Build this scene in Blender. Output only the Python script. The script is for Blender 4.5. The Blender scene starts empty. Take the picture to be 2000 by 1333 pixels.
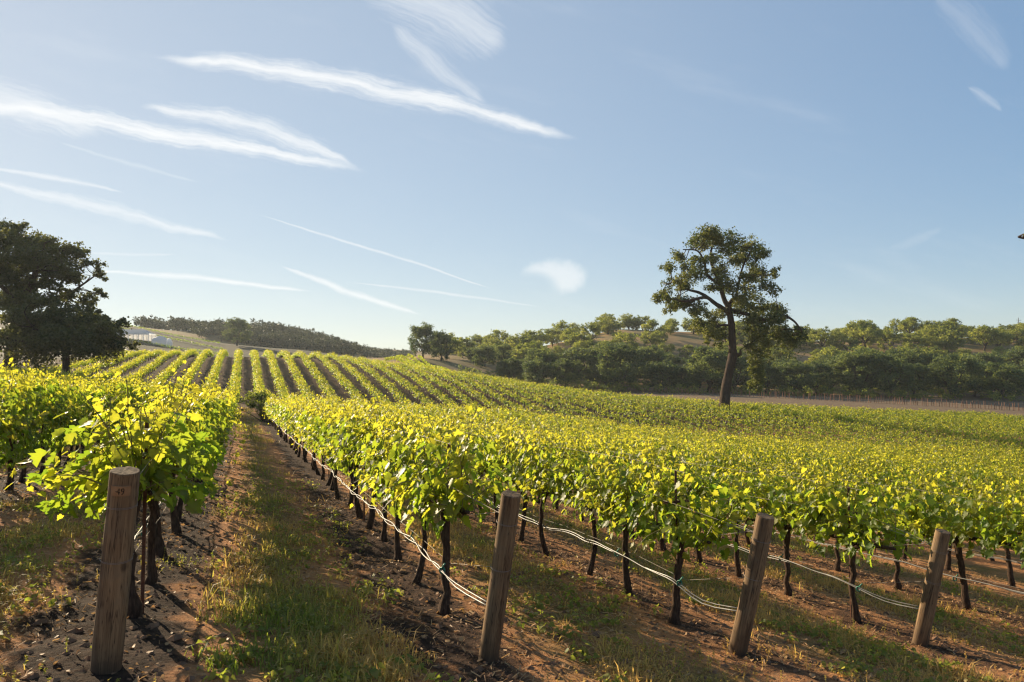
import bpy, math, random
import numpy as np
from mathutils import Vector, Matrix

R_ = math.radians
rng = np.random.default_rng(49)
random.seed(49)
scene = bpy.context.scene
col = scene.collection

# ------------------------------------------------------------------ camera, sky, sun, exposure
F = 1400.0                      # focal length in photo pixels
CAMZ = 2.29                     # eye height above the foot of the second post
PITCH = math.atan((735 - 666.5) / F)
cam_d = bpy.data.cameras.new('camera')
cam_d.sensor_width = 36.0
cam_d.lens = 36.0 * F / 2000.0
cam_d.clip_start = 0.05
cam_d.clip_end = 20000.0
cam = bpy.data.objects.new('camera', cam_d)
col.objects.link(cam)
cam.location = (0, 0, CAMZ)
cam.rotation_euler = (math.pi / 2 + PITCH, 0, 0)
scene.camera = cam
scene.render.resolution_x, scene.render.resolution_y = 1024, 682

SUN_AZ, SUN_EL = R_(-46.0), R_(20.0)      # azimuth from the view axis (+Y), negative to the left
sun_d = bpy.data.lights.new('sun', 'SUN')
sun_d.energy = 5.0
sun_d.angle = R_(0.5)
sun_d.color = (1.0, 0.82, 0.56)
sun = bpy.data.objects.new('sun', sun_d)
col.objects.link(sun)
SUN_DIR = Vector((math.sin(SUN_AZ) * math.cos(SUN_EL), math.cos(SUN_AZ) * math.cos(SUN_EL), math.sin(SUN_EL)))
sun.rotation_euler = SUN_DIR.to_track_quat('Z', 'Y').to_euler()
sun.location = (-60, 80, 60)

vs = scene.view_settings
scene.display_settings.display_device = 'sRGB'
vs.view_transform = 'Standard'
vs.look = 'None'
vs.gamma = 1.0
vs.use_curve_mapping = False
vs.exposure = 1.08

cy = scene.cycles
cy.use_denoising = True
cy.filter_width = 1.3
cy.max_bounces = 6
cy.diffuse_bounces = 3
cy.glossy_bounces = 2
cy.transmission_bounces = 4
cy.transparent_max_bounces = 8
cy.volume_bounces = 1
cy.caustics_reflective = False
cy.caustics_refractive = False
cy.sample_clamp_indirect = 4.0

world = bpy.data.worlds.new('World')
scene.world = world
world.use_nodes = True
SKY_STRENGTH = 0.10


class NT:
    """small helper to wire node trees"""
    def __init__(self, tree):
        self.t = tree
        self.n = tree.nodes
        self.l = tree.links

    def new(self, kind, **kw):
        nd = self.n.new(kind)
        for k, v in kw.items():
            setattr(nd, k, v)
        return nd

    def put(self, sock, v):
        if v is None:
            return
        if hasattr(v, 'is_output') or isinstance(v, bpy.types.NodeSocket):
            self.l.new(v, sock)
        else:
            sock.default_value = v

    def m(self, op, a, b=None, c=None, clamp=False):
        nd = self.new('ShaderNodeMath', operation=op, use_clamp=clamp)
        self.put(nd.inputs[0], a)
        if b is not None:
            self.put(nd.inputs[1], b)
        if c is not None:
            self.put(nd.inputs[2], c)
        return nd.outputs[0]

    def ramp(self, v, lo, hi, a=0.0, b=1.0, kind='SMOOTHSTEP'):
        nd = self.new('ShaderNodeMapRange', interpolation_type=kind)
        self.put(nd.inputs[0], v)
        for i, q in enumerate((lo, hi, a, b)):
            self.put(nd.inputs[1 + i], q)
        return nd.outputs[0]

    def mix(self, f, a, b, blend='MIX'):
        nd = self.new('ShaderNodeMix', data_type='RGBA', blend_type=blend)
        self.put(nd.inputs[0], f)
        self.put(nd.inputs[6], a if not isinstance(a, tuple) else (*a[:3], 1))
        self.put(nd.inputs[7], b if not isinstance(b, tuple) else (*b[:3], 1))
        return nd.outputs[2]

    def noise(self, vec, scale, detail=3.0, rough=0.5, dist=0.0, dims='3D', out=0):
        nd = self.new('ShaderNodeTexNoise', noise_dimensions=dims)
        if vec is not None:
            self.put(nd.inputs['Vector'], vec)
        nd.inputs['Scale'].default_value = scale
        nd.inputs['Detail'].default_value = detail
        nd.inputs['Roughness'].default_value = rough
        nd.inputs['Distortion'].default_value = dist
        return nd.outputs[out]

    def comb(self, x, y, z=0.0):
        nd = self.new('ShaderNodeCombineXYZ')
        self.put(nd.inputs[0], x)
        self.put(nd.inputs[1], y)
        self.put(nd.inputs[2], z)
        return nd.outputs[0]


def build_sky():
    w = NT(world.node_tree)
    bg = world.node_tree.nodes['Background']
    sky = w.new('ShaderNodeTexSky', sky_type='NISHITA')
    sky.sun_disc = False
    sky.sun_elevation = SUN_EL
    sky.sun_rotation = SUN_AZ
    sky.altitude = 200
    sky.air_density = 1.0
    sky.dust_density = 0.1
    sky.ozone_density = 1.5
    tc = w.new('ShaderNodeTexCoord')
    sep = w.new('ShaderNodeSeparateXYZ')
    w.l.new(tc.outputs['Generated'], sep.inputs[0])
    X, Y, Z = sep.outputs
    front = w.ramp(Y, 0.05, 0.25)
    ysafe = w.m('MAXIMUM', Y, 0.05)
    # cirrus drift on a flat layer high above: a = across, b = up, both tangents of the view direction
    a = w.m('DIVIDE', X, ysafe)
    b = w.m('DIVIDE', Z, ysafe)
    vec = w.comb(a, b, 0.0)
    warp = w.m('MULTIPLY', w.m('SUBTRACT', w.noise(vec, 9.0, 4, 0.6), 0.5), 0.030)
    # x0,y0,x1,y1 (photo pixels), half width px, bow px, strength, streak angle deg, feather
    streaks = [
        (275, 100, 1140, 274, 30, -30, 0.95, 0),
        (255, 195, 700, 330, 26, -26, 0.75, 0),
        (-260, 170, 720, 334, 25, -12, 0.95, 0),
        (-200, 130, 190, 262, 50, -8, 0.55, 0),
        (-60, 320, 240, 376, 7, -4, 0.55, 0),
        (-80, 345, 450, 474, 16, -6, 0.55, 0),
        (90, 268, 390, 354, 6, 3, 0.22, 0),
        (488, 413, 970, 568, 3.6, -3, 0.60, 0),
        (160, 528, 615, 573, 7, -7, 0.75, 0),
        (540, 514, 830, 614, 9, 8, 0.70, 0),
        (670, 550, 1070, 602, 3.6, -3, 0.45, 0),
        (150, 492, 345, 498, 5, 0, 0.28, 0),
        (690, -60, 990, 90, 85, -24, 0.50, 0),
        (755, 30, 955, 195, 28, 8, 0.42, 0),
        (1840, -40, 1990, 130, 45, -10, 0.16, 0),
        (1905, 160, 1975, 210, 12, 0, 0.25, 0),
        (1740, 490, 1850, 440, 14, 0, 0.10, 0),
    ]
    cover = None
    for (x0, y0, x1, y1, hw, bow, st, _) in streaks:
        p0 = Vector(((x0 - 1000) / F, (735 - y0) / F))
        p1 = Vector(((x1 - 1000) / F, (735 - y1) / F))
        d = p1 - p0
        L = d.length
        d = d / L
        # t along 0..1, n across
        du = w.m('SUBTRACT', a, p0.x)
        dv = w.m('SUBTRACT', b, p0.y)
        t = w.m('DIVIDE', w.m('ADD', w.m('MULTIPLY', du, d.x), w.m('MULTIPLY', dv, d.y)), L)
        n = w.m('ADD', w.m('MULTIPLY', du, -d.y), w.m('MULTIPLY', dv, d.x))
        hump = w.m('MULTIPLY', w.m('MULTIPLY', t, w.m('SUBTRACT', 1.0, t)), 4.0)   # 0..1..0
        hump = w.m('MAXIMUM', hump, 0.0)
        n = w.m('ADD', n, w.m('MULTIPLY', hump, bow / F))
        n = w.m('ADD', n, w.m('MULTIPLY', warp, min(1.0, hw / 16.0)))
        wd = w.m('MULTIPLY', w.m('POWER', hump, 0.7), hw / F)
        wd = w.m('MAXIMUM', wd, 1e-5)
        q = w.m('DIVIDE', w.m('ABSOLUTE', n), wd)
        
        # fibres along the streak
        fib = w.noise(w.comb(w.m('MULTIPLY', w.m('ADD', t, w.m('MULTIPLY', n, 2.0 / L)), L * 16), w.m('MULTIPLY', n, 170.0), x0 * 0.01), 1.0, 8, 0.70)
        edge = w.m('ADD', w.m('SUBTRACT', 1.05, q), w.m('MULTIPLY', w.m('SUBTRACT', fib, 0.5), 1.7))
        mask = w.m('MULTIPLY', w.ramp(edge, -0.1, 1.25), w.ramp(hump, 0.0, 0.45))
        mask = w.m('MULTIPLY', mask, st)
        cover = mask if cover is None else w.m('ADD', cover, w.m('MULTIPLY', mask, w.m('SUBTRACT', 1.0, cover)))
    # the comma-shaped puff
    du = w.m('DIVIDE', w.m('SUBTRACT', a, (1082 - 1000) / F), 60 / F)
    dv = w.m('DIVIDE', w.m('SUBTRACT', b, (735 - 540) / F), 36 / F)
    rr = w.m('ADD', w.m('MULTIPLY', du, du), w.m('MULTIPLY', dv, dv))
    rr = w.m('ADD', rr, w.m('MULTIPLY', w.m('SUBTRACT', w.noise(vec, 26, 6, 0.65), 0.5), 1.9))
    bite = w.m('ADD', w.m('POWER', w.m('MULTIPLY', w.m('ADD', du, 0.70), 1.15), 2.0), w.m('POWER', w.m('MULTIPLY', w.m('ADD', dv, 0.70), 0.95), 2.0))
    puff = w.m('MULTIPLY', w.m('MULTIPLY', w.ramp(rr, 0.2, 1.35, 1, 0), w.ramp(bite, 0.25, 1.35)), 0.6)
    cover = w.m('ADD', cover, w.m('MULTIPLY', puff, w.m('SUBTRACT', 1.0, cover)))
    # thin veil everywhere
    veil = w.ramp(w.noise(w.comb(w.m('MULTIPLY', a, 2.0), w.m('MULTIPLY', w.m('ADD', b, w.m('MULTIPLY', a, 0.25)), 9.0)), 1.3, 6, 0.6), 0.52, 0.8, 0, 0.14)
    cover = w.m('ADD', cover, veil)
    cover = w.m('MULTIPLY', w.m('MINIMUM', cover, 1.0), front)
    # softer contrast between the horizon and the upper sky, a little bluer
    gam = w.new('ShaderNodeGamma')
    gam.inputs['Gamma'].default_value = 0.424
    w.l.new(w.mix(1.0, sky.outputs[0], (0.1, 0.1, 0.1), 'MULTIPLY'), gam.inputs['Color'])
    hsv = w.new('ShaderNodeHueSaturation')
    hsv.inputs['Saturation'].default_value = 1.7
    w.l.new(gam.outputs[0], hsv.inputs['Color'])
    base = w.mix(1.0, hsv.outputs['Color'], (3.69, 3.94, 4.38), 'MULTIPLY')
    # thin high veil that whitens towards the sun
    dotn = w.new('ShaderNodeVectorMath', operation='DOT_PRODUCT')
    w.l.new(tc.outputs['Generated'], dotn.inputs[0])
    dotn.inputs[1].default_value = SUN_DIR
    veil0 = w.ramp(dotn.outputs['Value'], 0.175, 0.97, 0.0, 0.30, 'LINEAR')
    base = w.mix(veil0, base, (4.26, 4.05, 3.42))
    # sunlit ice cloud: bright, whitened copy of the air around it
    cloudcol = w.mix(0.85, base, (4.84, 4.89, 4.89))
    out = w.mix(cover, base, cloudcol)
    w.l.new(out, bg.inputs['Color'])
    bg.inputs['Strength'].default_value = SKY_STRENGTH


build_sky()

# ------------------------------------------------------------------ helpers: places
RD = np.array([-525.0, 1400.0]) / math.hypot(525, 1400)     # rows run this way
RP = np.array([RD[1], -RD[0]])                               # across the rows, to the right
ROWANG = math.atan2(-RD[0], RD[1])                           # rotation about Z that turns +Y into RD


def us_xy(u, s):
    u = np.asarray(u, float)
    s = np.asarray(s, float)
    return RP[0] * u + RD[0] * s, RP[1] * u + RD[1] * s


def xy_us(x, y):
    x = np.asarray(x, float)
    y = np.asarray(y, float)
    return RP[0] * x + RP[1] * y, RD[0] * x + RD[1] * y


def pix(px, py, d):
    """point d metres ahead that the photograph shows at pixel px, py"""
    c, s = math.cos(PITCH), math.sin(PITCH)
    v = Vector((px - 1000.0, F * c - (666.5 - py) * s, F * s + (666.5 - py) * c))
    v = v * (d / v.y)
    return Vector((v.x, v.y, v.z + CAMZ))


def project(x, y, z):
    c, s = math.cos(PITCH), math.sin(PITCH)
    z = np.asarray(z) - CAMZ
    fwd = y * c + z * s
    up = -y * s + z * c
    return 1000 + F * x / fwd, 666.5 - F * up / fwd


# ------------------------------------------------------------------ terrain height
_cp = []          # (x, y, z relative to the eye)


def cp_us(u, s, z):
    x, y = us_xy(u, s)
    _cp.append((float(x), float(y), z))


def cp(px, d, z):
    _cp.append(((px - 1000) / F * d, d, z))


for s_, dz in ((-14, 0.10), (0, 0.06), (5.6, 0.0), (14, -0.20), (24, -0.42), (36, -0.72)):
    for u_, z_ in ((-16, -1.1), (-9, -1.35), (-3.6, -1.66), (-0.81, -1.93), (1.95, -2.29), (4.5, -2.62), (7.3, -3.02), (10, -3.38), (15, -3.95), (24, -4.7)):
        cp_us(u_, s_, z_ + dz * (1.0 if u_ < 12 else 0.8))
for u_, z_ in ((36, -5.9), (55, -7.4)):
    for s_ in (-14, 8, 24):
        cp_us(u_, s_, z_)
for s_, z_ in ((46, -3.15), (56, -3.3), (66, -3.15)):
    cp_us(2, s_, z_)
for row in ((467, ((76, -2.95), (90, -1.6), (110, 1.0), (125, 2.85), (135, 3.6), (150, 3.5), (180, 1.2))),
            (235, ((76, -1.5), (100, 0.8), (130, 3.3), (160, 2.6))),
            (0, ((60, -0.8), (80, 0.2), (130, 3.0), (170, 3.0))),
            (-500, ((60, 0.0), (130, 3.0))),
            (640, ((78, -3.9), (90, -2.6), (110, 0.2), (135, 3.1), (160, 2.2))),
            (860, ((68, -4.4), (79, -5.2), (100, -2.3), (120, -0.15), (136, -0.1), (160, -1.5))),
            (1000, ((62, -4.4), (79, -5.8), (98, -3.7), (117, -1.9), (130, -2.0), (152, -3.6))),
            (1100, ((60, -5.0), (69, -5.5), (79, -6.4), (98, -4.4), (115, -3.1), (130, -3.5), (155, -4.4))),
            (1415, ((60, -6.6), (68, -7.0), (77, -7.6), (92, -6.0), (104, -5.3), (130, -5.1), (170, -4.6))),
            (1700, ((60, -7.2), (75, -8.0), (95, -7.1), (114, -6.7), (155, -6.0))),
            (2000, ((55, -7.5), (72, -8.7), (95, -8.2), (120, -8.2), (150, -7.3))),
            (2700, ((70, -10.0), (120, -11.0), (150, -9.5))),
            (1000, ((200, -2.5), (228, 0), (280, 7), (330, 11), (420, 8))),
            (1200, ((190, -4.07), (215, -2), (280, 12.5), (330, 21.5), (420, 15))),
            (1400, ((215, -3.5), (235, -1), (280, 12), (330, 20.0), (420, 14))),
            (1560, ((200, -4.8), (230, -2), (280, 9.5), (330, 15.0), (420, 12))),
            (1740, ((195, -5.5), (230, -2), (280, 11), (330, 19), (420, 14))),
            (2000, ((195, -6), (230, -3), (280, 10), (330, 17.5), (420, 14))),
            (2700, ((200, -6), (330, 18), (420, 14))),
            (800, ((190, 1.5), (220, 5.5), (260, 6.5), (330, 4))),
            (850, ((190, 1.5), (215, 3.6), (240, 6), (300, 9), (360, 8))),
            (900, ((200, 0), (260, 6), (330, 10), (420, 8))),
            (690, ((220, 2), (330, 8), (450, 13))),
            (760, ((450, 9), (620, 18))),
            (600, ((200, 1.5), (330, 12), (450, 22))),
            (520, ((330, 13), (450, 27))),
            (430, ((220, 3), (300, 10.7), (380, 17), (450, 27))),
            (300, ((220, 5), (290, 13.5), (350, 22), (450, 29))),
            (200, ((220, 6), (290, 15.5), (350, 26), (450, 31))),
            (60, ((220, 7), (290, 19), (350, 30), (450, 34))),
            (-300, ((220, 7), (350, 30), (450, 34))),
            (760, ((900, 33),)), (500, ((900, 40),)), (1000, ((900, 30),)), (1500, ((900, 30),)), (2200, ((900, 30),)), (0, ((900, 45),)),
            (500, ((1500, 45),)), (2600, ((1500, 40),)), (-800, ((1500, 45),)), (1200, ((1500, 40),))):
    for d_, z_ in row[1]:
        cp(row[0], d_, z_)
for x_, y_, z_ in ((0, -60, -1.5), (60, -60, -6), (-80, -60, 0), (-80, 0, 0), (100, 0, -9), (0, -400, -2), (-400, 0, 5), (400, 0, -12), (400, -400, -10), (-400, -400, 5),
                   (1200, 0, -10), (-1200, 0, 10), (0, -900, 0)):
    _cp.append((x_, y_, z_))
_cp = np.array(_cp)


def _kern(x, y, px, py):
    r2 = (x[:, None] - px[None]) ** 2 + (y[:, None] - py[None]) ** 2
    return np.sqrt(r2 + 9.0)


_A = _kern(_cp[:, 0], _cp[:, 1], _cp[:, 0], _cp[:, 1])
_n = len(_cp)
_M = np.zeros((_n + 3, _n + 3))
_M[:_n, :_n] = _A - np.eye(_n) * 0.15
_M[:_n, _n] = 1
_M[:_n, _n + 1] = _cp[:, 0] / 100
_M[:_n, _n + 2] = _cp[:, 1] / 100
_M[_n:, :_n] = _M[:_n, _n:].T
_W = np.linalg.solve(_M, np.concatenate([_cp[:, 2], [0, 0, 0]]))


def height(x, y):
    x = np.atleast_1d(np.asarray(x, float)).ravel()
    y = np.atleast_1d(np.asarray(y, float)).ravel()
    out = np.empty(len(x))
    for i in range(0, len(x), 20000):
        xs, ys = x[i:i + 20000], y[i:i + 20000]
        out[i:i + 20000] = _kern(xs, ys, _cp[:, 0], _cp[:, 1]) @ _W[:_n] + _W[_n] + _W[_n + 1] * xs / 100 + _W[_n + 2] * ys / 100
    return out + CAMZ


def H(x, y):
    return float(height([x], [y])[0])


def Hus(u, s):
    x, y = us_xy(u, s)
    return float(x), float(y), H(x, y)


def vnoise(x, y, seed=0):
    """smooth value noise, 0..1"""
    x = np.asarray(x, float)
    y = np.asarray(y, float)
    xi, yi = np.floor(x).astype(np.int64), np.floor(y).astype(np.int64)
    fx, fy = x - xi, y - yi
    fx, fy = fx * fx * (3 - 2 * fx), fy * fy * (3 - 2 * fy)

    def h(i, j):
        n = (i * 374761393 + j * 668265263 + seed * 144665) & 0x7fffffff
        n = ((n ^ (n >> 13)) * 1274126177) & 0x7fffffff
        return ((n ^ (n >> 16)) & 0xffff) / 65535.0
    return (h(xi, yi) * (1 - fx) + h(xi + 1, yi) * fx) * (1 - fy) + (h(xi, yi + 1) * (1 - fx) + h(xi + 1, yi + 1) * fx) * fy


def fbm(x, y, seed=0, octs=4):
    t, a, s = 0, 0.5, 0
    for o in range(octs):
        t = t + a * vnoise(x * 2 ** o, y * 2 ** o, seed + o * 17)
        s += a
        a *= 0.5
    return t / s


# ------------------------------------------------------------------ helpers: meshes and objects
class MB:
    """collects triangles and quads as numpy blocks"""
    def __init__(self):
        self.v, self.t, self.q, self.tone, self.tm, self.qm = [], [], [], [], [], []
        self.n = 0

    def add(self, verts, tris=None, quads=None, tone=0.5, mat=0):
        verts = np.asarray(verts, np.float32).reshape(-1, 3)
        if tris is not None and len(tris):
            tris = np.asarray(tris, np.int32).reshape(-1, 3)
            self.t.append(tris + self.n)
            self.tm.append(np.full(len(tris), mat, np.int32))
        if quads is not None and len(quads):
            quads = np.asarray(quads, np.int32).reshape(-1, 4)
            self.q.append(quads + self.n)
            self.qm.append(np.full(len(quads), mat, np.int32))
        self.v.append(verts)
        self.tone.append(np.broadcast_to(np.asarray(tone, np.float32), (len(verts),)))
        self.n += len(verts)

    def mesh(self, name, mats, smooth=True):
        me = bpy.data.meshes.new(name)
        v = np.concatenate(self.v) if self.v else np.zeros((0, 3), np.float32)
        t = np.concatenate(self.t) if self.t else np.zeros((0, 3), np.int32)
        q = np.concatenate(self.q) if self.q else np.zeros((0, 4), np.int32)
        me.vertices.add(len(v))
        me.vertices.foreach_set('co', v.ravel())
        idx = np.concatenate([t.ravel(), q.ravel()]).astype(np.int32)
        me.loops.add(len(idx))
        me.loops.foreach_set('vertex_index', idx)
        starts = np.concatenate([np.arange(len(t)) * 3, len(t) * 3 + np.arange(len(q)) * 4]).astype(np.int32)
        me.polygons.add(len(starts))
        me.polygons.foreach_set('loop_start', starts)
        mi = np.concatenate(self.tm + self.qm) if (self.tm or self.qm) else np.zeros(0, np.int32)
        me.polygons.foreach_set('material_index', mi.astype(np.int32))
        me.polygons.foreach_set('use_smooth', np.full(len(starts), bool(smooth)))
        at = me.attributes.new('tone', 'FLOAT', 'POINT')
        at.data.foreach_set('value', np.concatenate(self.tone).astype(np.float32) if self.tone else np.zeros(0, np.float32))
        for m_ in (mats if isinstance(mats, (list, tuple)) else [mats]):
            me.materials.append(m_)
        me.update(calc_edges=True)
        return me


def link(name, me, parent=None, loc=None, rot=None, scale=None):
    o = bpy.data.objects.new(name, me)
    col.objects.link(o)
    if parent is not None:
        o.parent = parent
    if loc is not None:
        o.location = loc
    if rot is not None:
        o.rotation_euler = rot
    if scale is not None:
        o.scale = scale
    return o


def tag(o, label=None, cat=None, group=None, kind=None):
    if label:
        o['label'] = label
    if cat:
        o['category'] = cat
    if group:
        o['group'] = group
    if kind:
        o['kind'] = kind
    return o


def empty(name, loc, rz=0.0, scale=1.0):
    o = bpy.data.objects.new(name, None)
    col.objects.link(o)
    o.location = loc
    o.rotation_euler = (0, 0, rz)
    o.scale = (scale,) * 3
    o.empty_display_size = 0.2
    return o


def copy_thing(root, loc, rz, scale, label, group=None):
    c = root.copy()
    col.objects.link(c)
    c.location = loc
    c.rotation_euler = (0, 0, rz)
    c.scale = scale if isinstance(scale, (tuple, list)) else (scale,) * 3
    c['label'] = label
    if group:
        c['group'] = group
    for ch in root.children:
        k = ch.copy()
        col.objects.link(k)
        k.parent = c
        for g in ch.children:
            k2 = g.copy()
            col.objects.link(k2)
            k2.parent = k
    return c


def norm(a):
    return a / np.maximum(np.linalg.norm(a, axis=-1, keepdims=True), 1e-9)


def tube(mb, pts, rad, n=6, tone=0.5, mat=0, cap=True, wob=0.0):
    pts = np.asarray(pts, float)
    k = len(pts)
    rad = np.broadcast_to(np.asarray(rad, float), (k,))
    tan = norm(np.gradient(pts, axis=0))
    ref = np.array([0, 0, 1.0]) if abs(tan[0][2]) < 0.9 else np.array([1.0, 0, 0])
    a = norm(np.cross(tan, ref))
    b = np.cross(tan, a)
    ang = np.arange(n) / n * 2 * np.pi
    rr = rad[:, None] * (1 + wob * (rng.random((k, n)) - 0.5))
    v = pts[:, None] + rr[..., None] * (np.cos(ang)[None, :, None] * a[:, None] + np.sin(ang)[None, :, None] * b[:, None])
    v = v.reshape(-1, 3)
    i, j = np.meshgrid(np.arange(k - 1), np.arange(n), indexing='ij')
    j2 = (j + 1) % n
    q = np.stack([i * n + j, i * n + j2, (i + 1) * n + j2, (i + 1) * n + j], -1).reshape(-1, 4)
    tr = []
    if cap:
        v = np.concatenate([v, pts[:1], pts[-1:]])
        for jj in range(n):
            tr.append((k * n, (jj + 1) % n, jj))
            tr.append((k * n + 1, (k - 1) * n + jj, (k - 1) * n + (jj + 1) % n))
    mb.add(v, tr, q, tone, mat)


def box(mb, lo, hi, mat=0, tone=0.5):
    x0, y0, z0 = lo
    x1, y1, z1 = hi
    v = [(x0, y0, z0), (x1, y0, z0), (x1, y1, z0), (x0, y1, z0), (x0, y0, z1), (x1, y0, z1), (x1, y1, z1), (x0, y1, z1)]
    mb.add(v, None, [(0, 3, 2, 1), (4, 5, 6, 7), (0, 1, 5, 4), (1, 2, 6, 5), (2, 3, 7, 6), (3, 0, 4, 7)], tone, mat)


def smooth_path(pts, n):
    """Catmull-Rom through pts"""
    p = np.asarray(pts, float)
    p = np.concatenate([[2 * p[0] - p[1]], p, [2 * p[-1] - p[-2]]])
    out = []
    for i in range(1, len(p) - 2):
        for t in np.linspace(0, 1, n, endpoint=False):
            a, b, c, d = p[i - 1], p[i], p[i + 1], p[i + 2]
            out.append(0.5 * ((2 * b) + (c - a) * t + (2 * a - 5 * b + 4 * c - d) * t * t + (3 * b - a - 3 * c + d) * t ** 3))
    out.append(p[-2])
    return np.array(out)


# ------------------------------------------------------------------ materials
def new_mat(name):
    m = bpy.data.materials.new(name)
    m.use_nodes = True
    t = NT(m.node_tree)
    bs = m.node_tree.nodes['Principled BSDF']
    return m, t, bs


def leaf_mat(name, dark, young, tdark, tyoung, tfac=0.45, rough=0.45, spec=0.4, vary=0.25, nscale=3.0):
    """two-sided leaf: reflecting face, light coming through, tone 0 (old) .. 1 (young)"""
    m, t, bs = new_mat(name)
    at = t.new('ShaderNodeAttribute', attribute_name='tone')
    tc = t.new('ShaderNodeTexCoord')
    nz = t.noise(tc.outputs['Object'], nscale, 2)
    oi = t.new('ShaderNodeObjectInfo')
    f = t.m('ADD', at.outputs['Fac'], t.m('MULTIPLY', t.m('SUBTRACT', nz, 0.5), vary))
    f = t.m('ADD', f, t.m('MULTIPLY', t.m('SUBTRACT', oi.outputs['Random'], 0.5), vary * 0.6), clamp=True)
    c1 = t.mix(f, dark, young)
    c2 = t.mix(f, tdark, tyoung)
    bs.inputs['Roughness'].default_value = rough
    bs.inputs['Specular IOR Level'].default_value = spec
    t.l.new(c1, bs.inputs['Base Color'])
    tr = t.new('ShaderNodeBsdfTranslucent')
    t.l.new(c2, tr.inputs['Color'])
    mx = t.new('ShaderNodeMixShader')
    mx.inputs[0].default_value = tfac
    t.l.new(bs.outputs[0], mx.inputs[1])
    t.l.new(tr.outputs[0], mx.inputs[2])
    t.l.new(mx.outputs[0], m.node_tree.nodes['Material Output'].inputs['Surface'])
    return m


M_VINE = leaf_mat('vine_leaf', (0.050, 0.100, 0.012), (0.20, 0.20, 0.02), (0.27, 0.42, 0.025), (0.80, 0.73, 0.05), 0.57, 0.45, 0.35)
M_OAKLEAF = leaf_mat('oak_leaf', (0.055, 0.080, 0.022), (0.12, 0.14, 0.038), (0.10, 0.14, 0.02), (0.30, 0.29, 0.05), 0.38, 0.5, 0.35, nscale=0.4)
M_HILLLEAF = leaf_mat('hill_leaf', (0.085, 0.110, 0.030), (0.20, 0.20, 0.05), (0.20, 0.26, 0.035), (0.52, 0.52, 0.08), 0.48, 0.6, 0.25, nscale=0.5)
M_WOODLEAF = leaf_mat('wood_leaf', (0.035, 0.066, 0.026), (0.105, 0.140, 0.048), (0.08, 0.13, 0.04), (0.30, 0.34, 0.07), 0.40, 0.6, 0.25, nscale=0.35)
M_FARLEAF = leaf_mat('far_leaf', (0.024, 0.036, 0.020), (0.050, 0.066, 0.034), (0.04, 0.05, 0.02), (0.10, 0.11, 0.04), 0.25, 0.6, 0.2, nscale=0.2)
M_DARKLEAF = leaf_mat('dark_leaf', (0.048, 0.056, 0.020), (0.090, 0.098, 0.034), (0.10, 0.12, 0.03), (0.24, 0.24, 0.05), 0.36, 0.55, 0.3, nscale=0.5)
M_GRASS = leaf_mat('grass_blade', (0.105, 0.160, 0.025), (0.55, 0.35, 0.12), (0.34, 0.43, 0.04), (0.85, 0.56, 0.15), 0.52, 0.55, 0.3, vary=0.15)


def simple(name, c, rough=0.7, spec=0.3, metal=0.0, var=None, scale=10.0, bump=0.0, stretch=None):
    m, t, bs = new_mat(name)
    bs.inputs['Roughness'].default_value = rough
    bs.inputs['Specular IOR Level'].default_value = spec
    bs.inputs['Metallic'].default_value = metal
    tc = t.new('ShaderNodeTexCoord')
    vec = tc.outputs['Object']
    if stretch:
        mp = t.new('ShaderNodeMapping')
        t.l.new(vec, mp.inputs[0])
        mp.inputs['Scale'].default_value = stretch
        vec = mp.outputs[0]
    nz = t.noise(vec, scale, 5, 0.6)
    t.l.new(t.mix(t.ramp(nz, 0.3, 0.7), c, var if var else tuple(x * 0.6 for x in c)), bs.inputs['Base Color'])
    if bump:
        b = t.new('ShaderNodeBump')
        b.inputs['Strength'].default_value = bump
        b.inputs['Distance'].default_value = 0.02
        t.l.new(nz, b.inputs['Height'])
        t.l.new(b.outputs[0], bs.inputs['Normal'])
    return m


M_BARK = simple('vine_bark', (0.100, 0.062, 0.042), 0.9, 0.1, var=(0.032, 0.020, 0.014), scale=16, bump=1.0, stretch=(4, 4, 0.7))
M_OAKBARK = simple('oak_bark', (0.085, 0.060, 0.045), 0.95, 0.1, var=(0.035, 0.025, 0.02), scale=2.0, bump=0.8, stretch=(3, 3, 0.6))
M_CANE = simple('green_shoot', (0.16, 0.17, 0.04), 0.5, 0.3, var=(0.16, 0.09, 0.04), scale=5)
M_HOSE = simple('drip_hose', (0.23, 0.215, 0.20), 0.45, 0.5, var=(0.12, 0.11, 0.10), scale=6)
M_HOSEDARK = simple('dark_hose', (0.16, 0.15, 0.145), 0.35, 0.5, var=(0.10, 0.09, 0.085), scale=6)
M_WIRE = simple('steel_wire', (0.22, 0.19, 0.17), 0.6, 0.3, metal=0.3, var=(0.3, 0.26, 0.22), scale=10)
M_TIE = simple('green_tie', (0.02, 0.20, 0.13), 0.5, 0.4, var=(0.03, 0.15, 0.10))
M_RUST = simple('rusty_steel', (0.16, 0.065, 0.035), 0.85, 0.2, var=(0.07, 0.035, 0.025), scale=25)
M_STAKE = simple('stake_wood', (0.24, 0.13, 0.085), 0.9, 0.1, var=(0.16, 0.085, 0.055), scale=1.0)
M_TENT = leaf_mat('tent_cloth', (0.80, 0.80, 0.80), (0.84, 0.84, 0.84), (0.8, 0.8, 0.8), (0.85, 0.85, 0.85), 0.6, 0.6, 0.2, vary=0.1)
M_STONE = simple('clod', (0.22, 0.125, 0.075), 0.95, 0.1, var=(0.12, 0.068, 0.042), scale=8)
M_STRAW = leaf_mat('dry_straw', (0.34, 0.175, 0.085), (0.60, 0.38, 0.18), (0.32, 0.17, 0.07), (0.55, 0.34, 0.14), 0.35, 0.6, 0.3)
M_POLE = simple('grey_pole', (0.16, 0.14, 0.13), 0.9, 0.1, var=(0.10, 0.09, 0.085), scale=1.0)


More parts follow.
